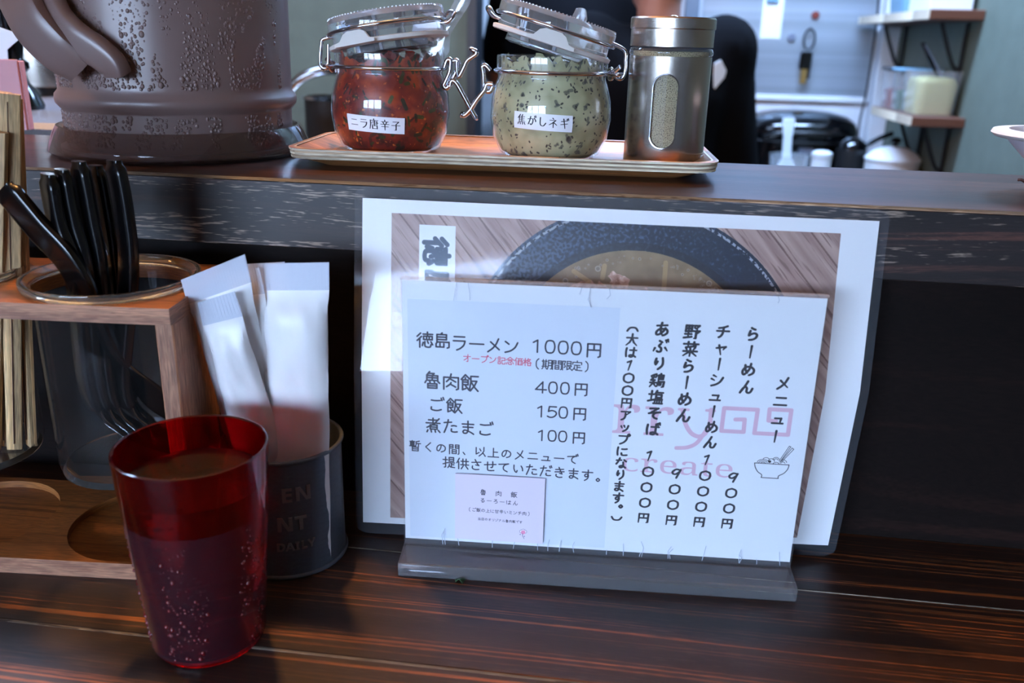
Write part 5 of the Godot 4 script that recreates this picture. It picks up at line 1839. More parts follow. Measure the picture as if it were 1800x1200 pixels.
func towel_packet(c: Array, foot: Vector3, i: int, label: String):
	var t := thing("wrapped_towel", foot, label, "towel packet", "wrapped towels in the tin")
	var n := noise(1.0, 300 + i, 3)
	var seal := 0.085
	var nu := 14
	var nv := 34
	var face := func(u: float, v: float, side: float) -> Vector3:
		var l: Vector3 = c[0].lerp(c[3], v)
		var r: Vector3 = c[1].lerp(c[2], v)
		var across: Vector3 = r - l
		var down: Vector3 = (c[3] - c[0]).normalized()
		var nrm := across.cross(-down).normalized()
		var puff := smoothstep(seal, seal + 0.10, v) * smoothstep(1.0, 0.95, v) * pow(maxf(sin(PI * u), 0.0), 0.55) * 0.0062
		var squeeze := 1.0 - 0.07 * smoothstep(seal, seal + 0.07, v)
		var uu := 0.5 + (u - 0.5) * squeeze
		var wr := n.get_noise_2d(u * 1.7 + side, v * 4.5) * 0.0020 * smoothstep(seal * 0.8, seal + 0.06, v)
		if v < seal:
			wr += 0.00012 * sin(u * 150.0)
		return l + across * uu + nrm * (side * (puff + 0.0002) + wr) - foot
	for part in 2:
		var v0 := 0.0 if part == 0 else seal
		var v1 := seal if part == 0 else 1.0
		var m := 4 if part == 0 else nv
		var uu := 60 if part == 0 else nu
		var b := MB.new()
		for a in uu:
			for d in m:
				var u0 := float(a) / uu
				var u1 := float(a + 1) / uu
				var w0 := lerpf(v0, v1, float(d) / m)
				var w1 := lerpf(v0, v1, float(d + 1) / m)
				b.quad(face.call(u0, w0, 1.0), face.call(u0, w1, 1.0), face.call(u1, w1, 1.0), face.call(u1, w0, 1.0))
				b.quad(face.call(u0, w0, -1.0), face.call(u1, w0, -1.0), face.call(u1, w1, -1.0), face.call(u0, w1, -1.0))
				if a == 0:
					b.quad(face.call(0.0, w0, -1.0), face.call(0.0, w1, -1.0), face.call(0.0, w1, 1.0), face.call(0.0, w0, 1.0))
				if a == uu - 1:
					b.quad(face.call(1.0, w0, 1.0), face.call(1.0, w1, 1.0), face.call(1.0, w1, -1.0), face.call(1.0, w0, -1.0))
		obj("crimped_seal" if part == 0 else "wrapped_roll", b.done(50.0), M.packet_seal if part == 0 else M.packet_film, t)


# ---------------------------------------------------------------- red tumbler of iced water
func build_tumbler():
	var base := Vector3(-0.2, 0, -0.361)
	var t := thing("red_tumbler", base, "clear red plastic tumbler of water with dew on the counter", "tumbler")
	var out_ := [Vector2(0.0, 0.0018), Vector2(0.022, 0.0018), Vector2(0.0245, 0.0), Vector2(0.0275, 0.0006), Vector2(0.0286, 0.0030), Vector2(0.0300, 0.020), Vector2(0.0352, 0.088), Vector2(0.0355, 0.090), Vector2(0.0366, 0.1085), Vector2(0.0364, 0.1098), Vector2(0.0356, 0.1100)]
	var in_ := [Vector2(0.0349, 0.1094), Vector2(0.0337, 0.0890), Vector2(0.0283, 0.018), Vector2(0.0268, 0.0050), Vector2(0.0, 0.0050)]
	obj("cup", lathe(out_ + in_ + [out_[0]], 72, 35.0), M.red_plastic, t)
	var lvl := 0.0915
	var rl := 0.0337 + (lvl - 0.089) / 0.0204 * 0.0012
	obj("water", lathe([Vector2(0, 0.0048), Vector2(0.0271, 0.0048), Vector2(0.0287, 0.018), Vector2(0.0341, 0.0890), Vector2(rl + 0.0004, lvl - 0.0006), Vector2(rl + 0.0004, lvl), Vector2(rl - 0.0030, lvl - 0.0003), Vector2(0, lvl - 0.0004)], 64, 30.0), M.water, t)
	# dew in bands on the outside
	var r := RandomNumberGenerator.new()
	r.seed = 31
	var spots := []
	for i in 1500:
		var y := r.randf_range(0.004, 0.074)
		var a := r.randf() * TAU
		var band := sin(a * 5.0 + 0.7) + 0.6 * sin(a * 11.0 + y * 60.0)
		if band < 0.25:
			continue
		var s := 0.00035 + 0.0010 * pow(r.randf(), 4.0)
		var rad := lerpf(0.0300, 0.0352, (y - 0.02) / 0.068)
		spots.append([Vector3(cos(a) * rad, y, sin(a) * rad), Vector3(cos(a), -0.077, sin(a)).normalized(), s])
	dew(t, spots, M.red_dew)
	obj("condensation", lathe([Vector2(0.02885, 0.0030), Vector2(0.03015, 0.020), Vector2(0.03445, 0.0775)], 72, 50.0), M.condensation, t).set_meta("label", "thin fog of dew")


func dew(t: Node3D, spots: Array, m: Material):
	var b := MB.new()
	b.lathe([Vector2(1.0, -0.12), Vector2(0.92, 0.25), Vector2(0.66, 0.52), Vector2(0.32, 0.66), Vector2(0.0, 0.70), Vector2(0, -0.12), Vector2(1.0, -0.12)], 10)
	var mm := MultiMesh.new()
	mm.transform_format = MultiMesh.TRANSFORM_3D
	mm.mesh = b.done(60.0)
	mm.instance_count = spots.size()
	for i in spots.size():
		var s: Array = spots[i]
		var y: Vector3 = s[1]
		var x := Vector3.UP.cross(y).normalized()
		var z := x.cross(y)
		var long_: float = s[3] if s.size() > 3 else 1.0
		mm.set_instance_transform(i, Transform3D(Basis(x * s[2], y * s[2], z * s[2] * long_), s[0]))
	var o := MultiMeshInstance3D.new()
	o.name = "dew_drops"
	o.multimesh = mm
	o.material_override = m
	o.set_meta("kind", "stuff")
	t.add_child(o, true)


# ---------------------------------------------------------------- pitcher on its drip saucer
func build_pitcher():
	var base := Vector3(-0.3200, SHELF_Y, -0.6150)
	var saucer := thing("drip_saucer", base, "smoky clear brown saucer under the water pitcher", "saucer")
	obj("shell", lathe([Vector2(0, 0.0012), Vector2(0.0885, 0.0012), Vector2(0.0905, 0.0030), Vector2(0.0893, 0.0065), Vector2(0.0858, 0.0150), Vector2(0.0830, 0.0195), Vector2(0.0812, 0.0195), Vector2(0.0832, 0.0140), Vector2(0.0860, 0.0060), Vector2(0.0850, 0.0030), Vector2(0, 0.0030)], 96, 40.0), M.smoke_clear, saucer)
	obj("floor_disc", lathe([Vector2(0, 0.0030), Vector2(0.0810, 0.0030), Vector2(0.0815, 0.0055), Vector2(0, 0.0055)], 72, 40.0), M.smoke_plastic, saucer)
	var y0 := 0.0056
	var t := thing("water_pitcher", base + Vector3(0, y0, 0), "smoke brown plastic water pitcher covered in dew", "pitcher")
	var prof := [Vector2(0, 0), Vector2(0.0755, 0), Vector2(0.0772, 0.004), Vector2(0.0776, 0.0245), Vector2(0.0790, 0.0262), Vector2(0.0812, 0.0290), Vector2(0.0817, 0.0318), Vector2(0.0812, 0.0348), Vector2(0.0788, 0.0376), Vector2(0.0784, 0.042), Vector2(0.0792, 0.10), Vector2(0.0800, 0.205), Vector2(0.0790, 0.212), Vector2(0.070, 0.222), Vector2(0.0, 0.226)]
	obj("body", lathe(prof, 96, 50.0), M.smoke_plastic, t)
	obj("lid", lathe([Vector2(0, 0.2265), Vector2(0.060, 0.2235), Vector2(0.062, 0.2260), Vector2(0.030, 0.2360), Vector2(0, 0.2370)], 64, 50.0), M.smoke_plastic, t)
	obj("lid_knob", lathe([Vector2(0, 0.236), Vector2(0.010, 0.236), Vector2(0.009, 0.246), Vector2(0.016, 0.252), Vector2(0.012, 0.260), Vector2(0, 0.261)], 24, 50.0), M.smoke_plastic, t)
	# handle: two ribs, a broad outer one and a narrow inner one, both ending on the lower wall
	var rib := func(pts: Array, wid: Array, th: float) -> ArrayMesh:
		var path := smooth(pts, 7)
		var n := path.size()
		var rings := []
		for k in n:
			var f := float(k) / (n - 1)
			var d: Vector3 = (path[mini(k + 1, n - 1)] - path[maxi(k - 1, 0)]).normalized()
			var out_ := Vector3(-0.30, 0, 0.95).slide(d).normalized()
			var sd := d.cross(out_)
			var w: float = lerpf(wid[0], wid[1], f)
			var ring := []
			for a in 14:
				var an := TAU * a / 14.0
				ring.append(path[k] - t.position + sd * signf(cos(an)) * pow(absf(cos(an)), 0.55) * w + out_ * signf(sin(an)) * pow(absf(sin(an)), 0.55) * th)
			rings.append(ring)
		var b := MB.new()
		b.loft(rings)
		return b.done(45.0)
	var zf := -0.520
	var outer := []
	for q in [[-30, -240, -0.62], [-34, -150, -0.575], [10, -60, -0.545], [34, 0, -0.535], [58, 45, -0.530], [95, 85, -0.530], [125, 108, -0.533], [143, 122, -0.536]]:
		outer.append(at_z(q[0], q[1], q[2] + 0.004))
	obj("handle_outer_rib", rib.call(outer, [0.019, 0.0115], 0.0055), M.smoke_plastic, t)
	var inner := []
	for q in [[10, -240, -0.62], [26, -150, -0.575], [62, -50, -0.548], [84, 0, -0.538], [104, 38, -0.533], [135, 68, -0.530], [172, 92, -0.530], [198, 114, -0.531], [207, 130, -0.533]]:
		inner.append(at_z(q[0], q[1], q[2] + 0.002))
	obj("handle_inner_rib", rib.call(inner, [0.013, 0.0085], 0.0060), M.smoke_plastic, t)
	# dew: dense patches broken by runs
	var r := RandomNumberGenerator.new()
	r.seed = 17
	var patch := noise(1.0, 19, 2)
	var spots := []
	var taken := {}
	for i in 14000:
		var a := r.randf_range(0.02 * PI, 0.98 * PI)
		var y := r.randf_range(0.0410, 0.150) if i % 6 else r.randf_range(0.004, 0.0235)
		var run := patch.get_noise_2d(a * 4.5 + (y - 0.04) * 9.0, y * 14.0) + 0.22 * (a - 1.35) + 1.6 * (y - 0.08)
		if run < -0.22:
			continue
		var s := 0.0007 + 0.0006 * pow(r.randf(), 2.0) + (0.0006 if r.randf() < 0.04 else 0.0)
		var cellid := Vector2i(int(a * 0.0785 / 0.0023), int(y / 0.0023))
		if taken.has(cellid):
			continue
		taken[cellid] = true
		var rad := 0.0785 if y > 0.03 else 0.0775
		spots.append([Vector3(cos(a) * rad, y, sin(a) * rad), Vector3(cos(a), 0, sin(a)), s, r.randf_range(1.0, 1.35)])
	dew(t, spots, M.dew)


# ---------------------------------------------------------------- plywood tray
func build_tray():
	var turn := deg_to_rad(2.45)
	var base := Vector3(-0.0820, SHELF_Y, -0.6120)
	var t := thing("plywood_tray", base, "light plywood tray with slanted layered rim on the raised shelf", "tray", "", turn)
	var W := 0.281
	var D := 0.1185
	var ring := func(inset: float, y: float) -> Array:
		var p := rounded(W - inset * 2.0, D - inset * 2.0, maxf(0.019 - inset * 0.4, 0.006), 7)
		var out_ := []
		for q in p:
			out_.append(Vector3(q.x, y, -q.y))
		return out_
	var b := MB.new()
	# sloping underside and foot
	b.loft([ring.call(0.0215, 0.0), ring.call(0.0205, 0.0), ring.call(0.0030, 0.0066)], true)
	obj("underside", b.done(25.0), M.tray_wood, t)
	# the layers of the rim
	var n := 5
	for k in n:
		b = MB.new()
		var ya := 0.0062 + 0.0064 * k / n
		var yb := 0.0062 + 0.0064 * (k + 1) / n
		var o := 0.0 if k % 2 == 0 else 0.00025
		b.loft([ring.call(0.0012 * (1.0 - float(k) / n) + o, ya), ring.call(0.0012 * (1.0 - float(k + 1) / n) + o, yb)], false)
		b.loft([ring.call(0.0012 * (1.0 - float(k + 1) / n) + o, yb), ring.call(0.0045, yb)], false)
		obj("ply_layer", b.done(25.0, false), M.ply_pale if k % 2 == 0 else M.ply_dark, t)
	b = MB.new()
	b.loft([ring.call(0.0002, 0.01262), ring.call(0.0030, 0.01262), ring.call(0.0190, 0.0068), ring.call(0.0215, 0.0064), ring.call(0.04, 0.0063)], false)
	var last: Array = ring.call(0.04, 0.0063)
	var mid := Vector3(0, 0.0063, 0)
	for k in last.size():
		b.tri(mid, last[k], last[(k + 1) % last.size()])
	obj("inner_face", b.done(25.0, false), M.tray_wood, t)


# ---------------------------------------------------------------- swing-top jars
func build_jars():
	jar(Vector3(-0.1640, TRAY_Y, -0.6130), false)
	jar(Vector3(-0.0518, TRAY_Y, -0.6130), true)


func jar(base: Vector3, pale: bool):
	var t := thing("swing_top_jar", base, "open swing-top glass jar of pale scallion oil with black flecks" if pale else "open swing-top glass jar of red chive chilli paste", "jar", "swing-top jars")
	var body := [Vector2(0, 0.0008), Vector2(0.0300, 0.0), Vector2(0.0345, 0.0030), Vector2(0.0392, 0.0130), Vector2(0.0412, 0.0255), Vector2(0.0404, 0.0380), Vector2(0.0378, 0.0480), Vector2(0.0362, 0.0520), Vector2(0.0366, 0.0535), Vector2(0.0374, 0.0545), Vector2(0.0374, 0.0650), Vector2(0.0368, 0.0662)]
	obj("glass_body", lathe(body, 72, 50.0), M.jar_glass, t)
	obj("glass_lip", lathe([Vector2(0.0368, 0.0662), Vector2(0.0350, 0.0664), Vector2(0.0345, 0.0640), Vector2(0.0345, 0.0500)], 72, 50.0), M.jar_glass, t)
	# the filling, tight against the glass, uneven on top
	var n := noise(1.0, 201 if pale else 207, 3)
	var segs := 72
	var prof := [Vector2(0.0, 0.0020), Vector2(0.0290, 0.0016), Vector2(0.0334, 0.0042), Vector2(0.0380, 0.0135), Vector2(0.0400, 0.0256), Vector2(0.0392, 0.0376), Vector2(0.0366, 0.0470), Vector2(0.0343, 0.0520), Vector2(0.0343, 0.0615), Vector2(0.0300, 0.0580), Vector2(0.016, 0.0560), Vector2(0, 0.0560)]
	var b := MB.new()
	for j in segs:
		for i in prof.size() - 1:
			var q := []
			var uvs := []
			for e in [[j, i], [j + 1, i], [j + 1, i + 1], [j, i + 1]]:
				var a: float = TAU * e[0] / segs
				var p: Vector2 = prof[e[1]]
				var wob := 0.0
				if e[1] >= 8:
					wob = n.get_noise_2d(cos(a) * p.x * 160.0, sin(a) * p.x * 160.0) * 0.0060 + (0.0015 if pale else 0.0)
				q.append(Vector3(cos(a) * p.x, p.y + wob, sin(a) * p.x))
				uvs.append(Vector2(float(e[0]) / segs, 1.0 - p.y / 0.075))
			if prof[i].x > 0.0:
				b.tri(q[0], q[1], q[2], uvs[0], uvs[1], uvs[2])
			if prof[i + 1].x > 0.0:
				b.tri(q[0], q[2], q[3], uvs[0], uvs[2], uvs[3])
	obj("filling", b.done(60.0), M.leek_oil if pale else M.chive_paste, t)
	# smears on the inside of the neck
	var r := RandomNumberGenerator.new()
	r.seed = 61 if pale else 67
	b = MB.new()
	for i in 60:
		var a := r.randf() * TAU
		var y := r.randf_range(0.057, 0.0655)
		var s := r.randf_range(0.0012, 0.0042)
		var pts := []
		for k in 9:
			var an := TAU * k / 9.0
			var rr := s * r.randf_range(0.6, 1.2)
			var aa := a + cos(an) * rr / 0.0345
			pts.append(Vector3(cos(aa) * 0.0343, minf(y + sin(an) * rr * 0.8, 0.0672), sin(aa) * 0.0343))
		var mid := Vector3(cos(a) * 0.0338, y, sin(a) * 0.0338)
		for k in 9:
			b.tri(mid, pts[k], pts[(k + 1) % 9])
	obj("neck_smears", b.done(60.0, false), M.leek_oil if pale else M.chive_paste, t)
	# paper label on the front, following the glass
	var px := [900.0, 1008.0, 222.0, 197.0] if pale else [606.0, 711.0, 226.0, 201.0]
	var pa := at_z(px[0], px[2], base.z + 0.040) - base
	var pb := at_z(px[1], px[3] + 10.0, base.z + 0.040) - base
	var lw := pb.x - pa.x
	var lh := 0.0105
	var ly := (pa.y + pb.y) / 2
	var a0 := PI / 2 - asin(clampf((pa.x + pb.x) / 2 / 0.0405, -0.9, 0.9))
	var cv := Canvas.new(640, int(640.0 * lh / lw), Color(0.94, 0.945, 0.955))
	var words := "焦がしネギ" if pale else "ニラ唐辛子"
	text(cv, words, Vector2(92, cv.h * 0.46), Vector2(548, cv.h * 0.5), Vector2(104, 104), MINCHO, Color(0.10, 0.10, 0.13))
	var lm := mat("label_print_pale" if pale else "label_print_red", Color.WHITE, 0.5)
	lm.albedo_texture = cv.texture()
	b = MB.new()
	var tilt := 0.045
	b.sheet(func(u: float, v: float) -> Vector3:
		var x := (u - 0.5) * lw
		var y := ly + (0.5 - v) * lh - tilt * x
		var a := a0 - x / 0.0412
		var rad := 0.0412
		for i in body.size() - 1:
			if y >= body[i].y and y <= body[i + 1].y and body[i + 1].y > body[i].y:
				rad = lerpf(body[i].x, body[i + 1].x, (y - body[i].y) / (body[i + 1].y - body[i].y))
		return Vector3(cos(a), 0, sin(a)) * (rad + 0.00045) + Vector3(0, y, 0), 14, 6, Vector3(0, 0, -0.0002))
	obj("paper_label", b.done(50.0), lm, t)
	# lid, swung half open about the hinge side
	var sg := 1.0 if pale else -1.0
	var lid := Node3D.new()
	lid.name = "lid"
	t.add_child(lid)
	var o := at_z(975.0, 58.0, base.z) if pale else at_z(682.0, 55.0, base.z)
	lid.position = o - base
	lid.rotation = Vector3(deg_to_rad(-2.0), 0, deg_to_rad(-15.5 if pale else 9.5))
	var ribs := []
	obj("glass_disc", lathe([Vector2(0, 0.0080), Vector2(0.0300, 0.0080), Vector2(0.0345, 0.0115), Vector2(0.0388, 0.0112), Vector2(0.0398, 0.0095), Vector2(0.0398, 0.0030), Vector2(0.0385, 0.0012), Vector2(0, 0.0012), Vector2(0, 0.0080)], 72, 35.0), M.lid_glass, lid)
	var kn := MB.new()
	for k in 96:
		var a := TAU * k / 96.0
		kn.box(Vector3(cos(a) * 0.0386, 0.0113, sin(a) * 0.0386), Vector3(0.0011, 0.0012, 0.0011), 0.0003)
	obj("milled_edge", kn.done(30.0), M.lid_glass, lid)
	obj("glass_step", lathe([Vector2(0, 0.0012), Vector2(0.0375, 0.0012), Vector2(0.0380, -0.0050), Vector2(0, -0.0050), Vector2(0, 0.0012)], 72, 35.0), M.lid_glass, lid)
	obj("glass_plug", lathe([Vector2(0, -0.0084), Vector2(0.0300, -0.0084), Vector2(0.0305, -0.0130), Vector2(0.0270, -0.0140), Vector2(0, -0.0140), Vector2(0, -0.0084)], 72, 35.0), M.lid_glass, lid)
	# rubber seal with its pull tab
	var gs := MB.new()
	gs.lathe([Vector2(0.0290, -0.0084), Vector2(0.0290, -0.0062), Vector2(0.0395, -0.0050), Vector2(0.0408, -0.0056), Vector2(0.0406, -0.0078), Vector2(0.0395, -0.0084), Vector2(0.0290, -0.0084)], 72)
	var seal := obj("rubber_seal", gs.done(35.0), M.rubber, lid)
	seal.set_meta("label", "white rubber seal")
	var tabm := MB.new()
	tabm.prism(PackedVector2Array([Vector2(-0.0155, 0), Vector2(-0.0115, 0.0010), Vector2(-0.0085, 0.0050), Vector2(-0.0050, 0.0066), Vector2(0.0050, 0.0066), Vector2(0.0085, 0.0050), Vector2(0.0115, 0.0010), Vector2(0.0155, 0), Vector2(0.0155, -0.002), Vector2(-0.0155, -0.002)]), 0.0018, Transform3D(Basis(), Vector3(0, 0, 0)))
	var tab := obj("pull_tab", tabm.done(35.0), M.rubber, lid)
	var ta := deg_to_rad(86.0 if pale else 108.0)
	tab.transform = Transform3D(Basis.from_euler(Vector3(deg_to_rad(-8), PI / 2 - ta, 0)), Vector3(cos(ta) * 0.0400, -0.0062, sin(ta) * 0.0400))
	# wires
	var wire := 0.0013
	var rg := []
	for k in 64:
		rg.append(Vector3(cos(TAU * k / 64) * 0.0384, 0.0560, sin(TAU * k / 64) * 0.0384))
	obj("neck_wire", tube(rg, wire, 8, true), M.wire_steel, t)
	rg = []
	for k in 64:
		rg.append(Vector3(cos(TAU * k / 64) * 0.0402, 0.0022, sin(TAU * k / 64) * 0.0402))
	obj("lid_wire", tube(rg, wire, 8, true), M.wire_steel, lid)
	var w := func(called: String, pts: Array, closed: bool, dz: float):
		var p := []
		for q in pts:
			p.append(at_z(q[0], q[1], base.z + (q[2] if q.size() > 2 else 0.0) + dz) - base)
		obj(called, tube(smooth(p, 5, closed), wire * (1.25 if called.begins_with("clasp") or called.begins_with("tongue") else 1.0), 8, closed), M.wire_steel, t)
	if pale:
		for dz in [-0.008, 0.008]:
			w.call("hinge_wire", [[1074, 76, 0.0], [1092, 84, 0.0], [1100, 92, 0.0], [1100, 108, 0.0], [1099, 126, 0.0], [1094, 137, 0.0], [1086, 138, 0.0], [1080, 131, 0.0]], false, dz)
		w.call("hinge_bar", [[1066, 130, 0.0], [1078, 132, -0.010], [1092, 131, -0.010], [1092, 131, 0.010], [1078, 132, 0.010], [1066, 130, 0.0]], false, 0.0)
		w.call("hinge_coil", [[1070, 124, 0.004], [1076, 122, 0.006], [1077, 136, 0.004], [1071, 138, 0.002], [1074, 124, 0.0], [1080, 126, -0.004], [1090, 117, 0.004]], false, 0.0)
		for dz in [-0.006, 0.006]:
			w.call("clasp_link", [[862, 124, 0.0], [853, 115, 0.0], [848, 118, 0.0], [850, 130, 0.0], [851, 152, 0.0], [854, 160, 0.0], [862, 160, 0.0], [866, 152, 0.0]], false, dz)
			w.call("clasp_lever", [[866, 148, 0.0], [856, 148, 0.0], [852, 158, 0.0], [838, 176, 0.0], [826, 194, 0.0], [816, 203, 0.0], [812, 200, 0.0]], false, dz * 1.4)
		w.call("clasp_bar", [[813, 200, -0.0085], [811, 203, 0.0], [813, 200, 0.0085]], false, 0.0)
		w.call("lid_tongue", [[884, 33, -0.006], [866, 28, -0.006], [857, 16, -0.005], [858, 12, 0.0], [862, 15, 0.005], [870, 27, 0.006], [888, 34, 0.006]], false, 0.0)
	else:
		for dz in [-0.008, 0.008]:
			w.call("hinge_wire", [[586, 65, 0.0], [568, 69, 0.0], [565, 80, 0.0], [563, 104, 0.0], [564, 116, 0.0], [571, 120, 0.0], [577, 114, 0.0], [577, 78, 0.0]], false, dz)
		w.call("hinge_bar", [[592, 119, 0.0], [582, 116, -0.010], [569, 116, -0.010], [569, 116, 0.010], [582, 116, 0.010], [592, 119, 0.0]], false, 0.0)
		w.call("hinge_coil", [[588, 112, 0.004], [581, 108, 0.006], [579, 120, 0.004], [585, 124, 0.002], [584, 110, 0.0], [573, 104, 0.004]], false, 0.0)
		for dz in [-0.006, 0.006]:
			w.call("clasp_link", [[782, 119, 0.0], [786, 106, 0.0], [792, 106, 0.0], [791, 125, 0.0], [783, 145, 0.0], [780, 151, 0.0], [785, 155, 0.0], [791, 148, 0.0], [806, 116, 0.0], [802, 106, 0.0], [797, 108, 0.0]], false, dz)
			w.call("clasp_lever", [[792, 152, 0.0], [794, 142, 0.0], [802, 146, 0.0], [816, 170, 0.0], [830, 196, 0.0], [836, 206, 0.0]], false, dz * 1.4)
			w.call("clasp_tongue", [[803, 108, 0.0], [806, 135, 0.0], [816, 118, 0.0], [822, 106, 0.0], [836, 96, 0.0], [838, 91, 0.0]], false, dz * 1.2)
		w.call("clasp_bar", [[836, 206, -0.0085], [838, 208, 0.0], [836, 206, 0.0085]], false, 0.0)
		w.call("tongue_bar", [[838, 91, -0.0072], [828, 86, -0.006], [828, 86, 0.006], [838, 91, 0.0072]], false, 0.0)
		w.call("lid_tongue", [[768, 37, -0.006], [778, 33, -0.006], [790, 20, -0.005], [800, 21, 0.0], [800, 24, 0.005], [788, 38, 0.006], [774, 40, 0.006]], false, 0.0)
	# clear spoon standing in the jar
	var tip := at_z(1022.0, 14.0, base.z - 0.012) if pale else at_z(822.0, -14.0, base.z - 0.006)
	var foot := at_z(1002.0, 130.0, base.z - 0.010) if pale else at_z(742.0, 128.0, base.z - 0.004)
	var st := thing("clear_spoon", foot, "clear plastic spoon standing in the pale jar" if pale else "clear plastic spoon slanting out of the red jar", "spoon")
	var d := (tip - foot).normalized()
	var sx := Vector3.RIGHT.slide(d).normalized()
	var sz := sx.cross(d)
	var ln := (tip - foot).length()
	var rings := []
	for q in [[0.0, 0.0025], [0.01, 0.008], [0.022, 0.009], [0.032, 0.004], [ln * 0.6, 0.0040], [ln - 0.006, 0.0052], [ln - 0.001, 0.0036], [ln, 0.0012]]:
		var ring := []
		for k in 10:
			var an := TAU * k / 10.0
			ring.append(sx * cos(an) * q[1] + sz * sin(an) * 0.0012 + d * q[0])
		rings.append(ring)
	b = MB.new()
	b.loft(rings)
	obj("handle_and_bowl", b.done(60.0), M.clear_plastic, st)


# ---------------------------------------------------------------- steel shaker with a window
func build_spice_can():
	var base := Vector3(0.0262, TRAY_Y, -0.6130)
	var t := thing("spice_shaker", base, "brushed steel spice shaker with an oval window on the tray", "shaker")
	var R := 0.0268
	# the sleeve is cut out round an oval window
	var az := PI / 2 + 0.105
	var wm := 0.0340
	var hw := 0.0083
	var hh := 0.0232
	var H := 0.0680
	var grid := func(a: float, y: float, rad: float) -> Vector3:
		return Vector3(cos(a) * rad, y, sin(a) * rad)
	var b := MB.new()
	# outside the window's arc: plain wall
	var span_a := 0.46
	var seg := 48
	for k in seg:
		var a0 := az + span_a + (TAU - 2 * span_a) * k / seg
		var a1 := az + span_a + (TAU - 2 * span_a) * (k + 1) / seg
		b.quad(grid.call(a0, 0.0, R), grid.call(a1, 0.0, R), grid.call(a1, H, R), grid.call(a0, H, R), Vector2(a0, 0), Vector2(a1, 0), Vector2(a1, H), Vector2(a0, H))
	# round the window: fan between the oval and the rectangle of wall
	var n := 56
	var oval := []
	for k in n:
		var an := TAU * k / n
		var x := cos(an) * hw
		var y := sin(an) * hw + (hh - hw) * (1.0 if sin(an) >= 0.0 else -1.0)
		oval.append(Vector2(x, y))
	var frame := func(p: Vector2) -> Vector2:
		var s := minf(span_a * R / maxf(absf(p.x), 1e-6), (H - wm if p.y > 0.0 else wm) / maxf(absf(p.y), 1e-6))
		return p * s
	var lay := func(p: Vector2, rad: float) -> Vector3:
		var a := az - p.x / R
		return Vector3(cos(a) * rad, wm + p.y, sin(a) * rad)
	var edges := oval.duplicate()
	var corner := [Vector2(span_a * R, H - wm), Vector2(-span_a * R, H - wm), Vector2(-span_a * R, -wm), Vector2(span_a * R, -wm)]
	for k in n:
		var p: Vector2 = oval[k]
		var q: Vector2 = oval[(k + 1) % n]
		var fp: Vector2 = frame.call(p)
		var fq: Vector2 = frame.call(q)
		# several steps so that the wall stays round
		for s in 4:
			var u0 := s / 4.0
			var u1 := (s + 1) / 4.0
			b.quad(lay.call(p.lerp(fp, u0), R), lay.call(q.lerp(fq, u0), R), lay.call(q.lerp(fq, u1), R), lay.call(p.lerp(fp, u1), R), p.lerp(fp, u0), q.lerp(fq, u0), q.lerp(fq, u1), p.lerp(fp, u1))
		for c in corner:
			if absf(fp.x - c.x) < 1e-5 and absf(fq.y - c.y) < 1e-5 or absf(fq.x - c.x) < 1e-5 and absf(fp.y - c.y) < 1e-5:
				b.tri(lay.call(fp, R), lay.call(fq, R), lay.call(c, R), fp, fq, c)
	obj("steel_sleeve", b.done(60.0, false), M.brushed_steel, t)
	var rim := []
	for p in oval:
		rim.append(lay.call(p, R))
	obj("window_rim", tube(rim, 0.00045, 6, true), M.wire_steel, t)
	obj("pepper_fill", lathe([Vector2(0, 0.002), Vector2(R - 0.0022, 0.002), Vector2(R - 0.0022, H + 0.0030), Vector2(0, H + 0.0030)], 48), M.pepper, t)
	obj("glass_liner", lathe([Vector2(0, 0.0008), Vector2(R - 0.0006, 0.0008), Vector2(R - 0.0006, H - 0.0005)], 64), M.jar_glass, t)
	obj("glass_shoulder", lathe([Vector2(R - 0.0012, H), Vector2(R + 0.0002, H + 0.0006), Vector2(R + 0.0006, H + 0.0024), Vector2(R - 0.0002, H + 0.0046), Vector2(R - 0.0016, H + 0.0052)], 64, 60.0), M.jar_glass, t)
	var L := R + 0.0004
	obj("cap", lathe([Vector2(L - 0.0008, H + 0.0058), Vector2(L - 0.0002, H + 0.0058), Vector2(L - 0.0002, H + 0.0164), Vector2(L + 0.0004, H + 0.0169), Vector2(L + 0.0004, H + 0.0228), Vector2(L - 0.0004, H + 0.0238), Vector2(L - 0.0015, H + 0.0238), Vector2(L - 0.0030, H + 0.0230), Vector2(0, H + 0.0228), Vector2(0, H + 0.0058), Vector2(L - 0.0008, H + 0.0058)], 72, 30.0), M.brushed_steel, t)
	obj("cap_knob", lathe([Vector2(0, H + 0.0228), Vector2(0.0030, H + 0.0228), Vector2(0.0030, H + 0.0244), Vector2(0.0020, H + 0.0251), Vector2(0, H + 0.0252)], 20, 40.0), M.chrome, t)


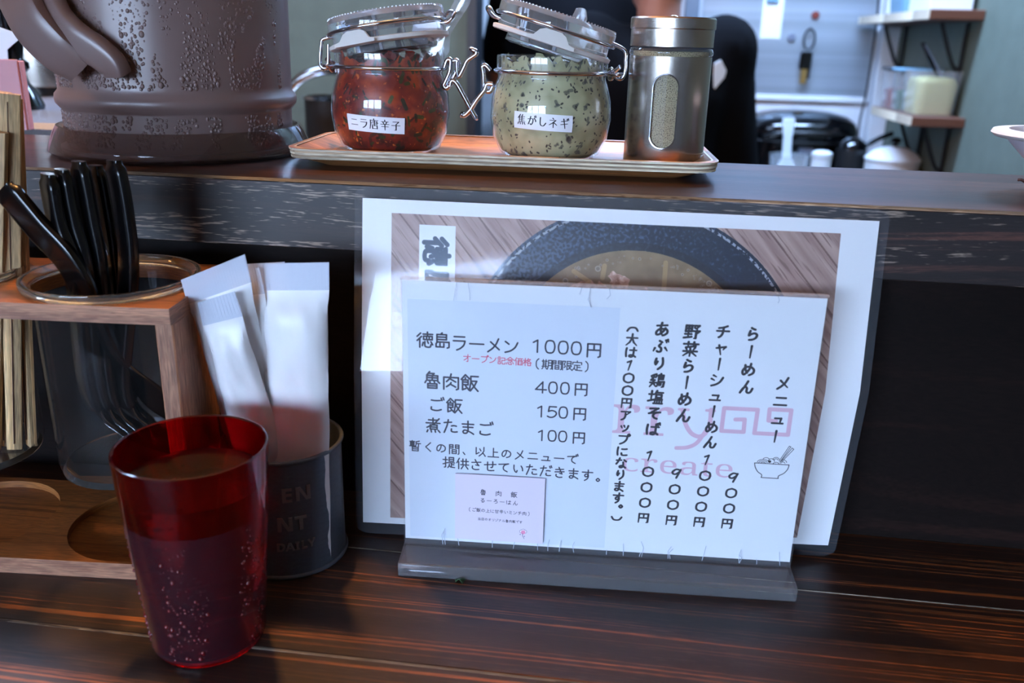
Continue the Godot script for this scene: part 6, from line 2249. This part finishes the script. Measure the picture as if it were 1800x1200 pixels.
# ---------------------------------------------------------------- what else stands on the raised shelf
func build_shelf_neighbours():
	# pink card box at the left
	var e := at_y(52, 229, SHELF_Y)
	var t := thing("pink_carton", Vector3(e.x, SHELF_Y, e.z), "pink printed carton standing on the raised shelf beside the pitcher", "carton", "", deg_to_rad(6.0))
	var top := at_z(37, 105, e.z).y - SHELF_Y
	obj("front", span(Vector3(-0.075, 0, -0.002), Vector3(-0.002, top, 0), 0.0003), M.pink_card, t)
	obj("carton_body", span(Vector3(-0.075, 0, -0.008), Vector3(0, top - 0.001, -0.002), 0.0006), M.pink_card, t)
	obj("printed_panel", span(Vector3(-0.045, 0.010, 0.0), Vector3(-0.014, 0.022, 0.0003), 0.0001), M.chilli_red, t)
	var c := at_z(20, 66, e.z - 0.035)
	var card := thing("white_card", Vector3(c.x, SHELF_Y, e.z - 0.036), "white card sticking up behind the pink carton", "card", "", 0.0)
	var b := MB.new()
	var k0 := c - card.position
	b.prism(PackedVector2Array([Vector2(-0.06, 0.0), Vector2(-0.012, 0.0), Vector2(k0.x - 0.006, k0.y - 0.010), Vector2(k0.x + 0.011, k0.y + 0.002), Vector2(k0.x - 0.010, k0.y + 0.008), Vector2(-0.06, k0.y + 0.010)]), 0.0008)
	obj("sheet", b.done(20.0), M.paper, card)
	# translucent bowl at the right end
	var rz := -0.590
	var rim := at_z(1753, 232, rz)
	var R := 0.058
	var bx := rim.x + R
	var bowl := thing("white_plastic_bowl", Vector3(bx, SHELF_Y, rz), "translucent white cone-shaped bowl at the shelf's end", "bowl")
	var H: float = rim.y - SHELF_Y
	obj("cone", lathe([Vector2(0, 0.003), Vector2(0.022, 0.003), Vector2(0.024, 0.006), Vector2(R - 0.008, H - 0.003), Vector2(R - 0.009, H - 0.003), Vector2(0.0225, 0.007), Vector2(0, 0.005)], 64, 30.0), packet_like(), bowl)
	obj("rim", lathe([Vector2(R - 0.010, H - 0.004), Vector2(R - 0.002, H - 0.003), Vector2(R, H - 0.001), Vector2(R - 0.001, H + 0.001), Vector2(R - 0.010, H + 0.0015), Vector2(R - 0.010, H - 0.004)], 64, 60.0), M.white_plastic, bowl)
	obj("foot", lathe([Vector2(0, 0), Vector2(0.022, 0), Vector2(0.022, 0.003), Vector2(0, 0.003)], 48), packet_like(), bowl)
	var dp := at_y(1797, 333, SHELF_Y)
	var dry := thing("dried_pepper_pod", Vector3(dp.x + 0.012, SHELF_Y, dp.z), "small dried brown pod lying near the shelf's end", "pod")
	obj("pod", pod_mesh(), M.dried_brown, dry)
	obj("stalk", tube([Vector3(-0.010, 0.004, 0), Vector3(-0.014, 0.0062, 0.001), Vector3(-0.016, 0.006, 0.0)], 0.0009, 6), M.dried_brown, dry)


var milky: StandardMaterial3D


func packet_like() -> StandardMaterial3D:
	if milky == null:
		milky = mat("milky_plastic", Color(0.80, 0.79, 0.83), 0.4)
		milky.backlight_enabled = true
		milky.backlight = Color(0.6, 0.6, 0.62)
	return milky


func pod_mesh() -> ArrayMesh:
	var b := MB.new()
	var rings := []
	for q in [[-0.011, 0.0012], [-0.006, 0.0035], [0.0, 0.0042], [0.007, 0.0034], [0.013, 0.0010]]:
		var ring := []
		for k in 12:
			var a := TAU * k / 12.0
			ring.append(Vector3(q[0], 0.0042 + sin(a) * q[1], cos(a) * q[1] * 1.2))
		rings.append(ring)
	b.loft(rings)
	return b.done(60.0)


func build_crumbs():
	# a scrap of leek leaf in front of the stand
	var p := at_y(808, 1022, 0.0)
	var b := MB.new()
	b.sheet(func(u: float, v: float) -> Vector3:
		return Vector3((u - 0.5) * 0.0062 * (1.0 - 0.35 * v), 0.0006 + 0.0018 * sin(PI * u) * (0.4 + v), (v - 0.5) * 0.0046 * (0.6 + 0.5 * u)), 6, 5, Vector3(0, -0.0005, 0))
	var o := obj("leaf_scrap", b.done(60.0), M.green_leaf)
	o.position = p
	tag(o, "tiny scrap of green leek leaf in front of the menu stand", "leaf scrap")
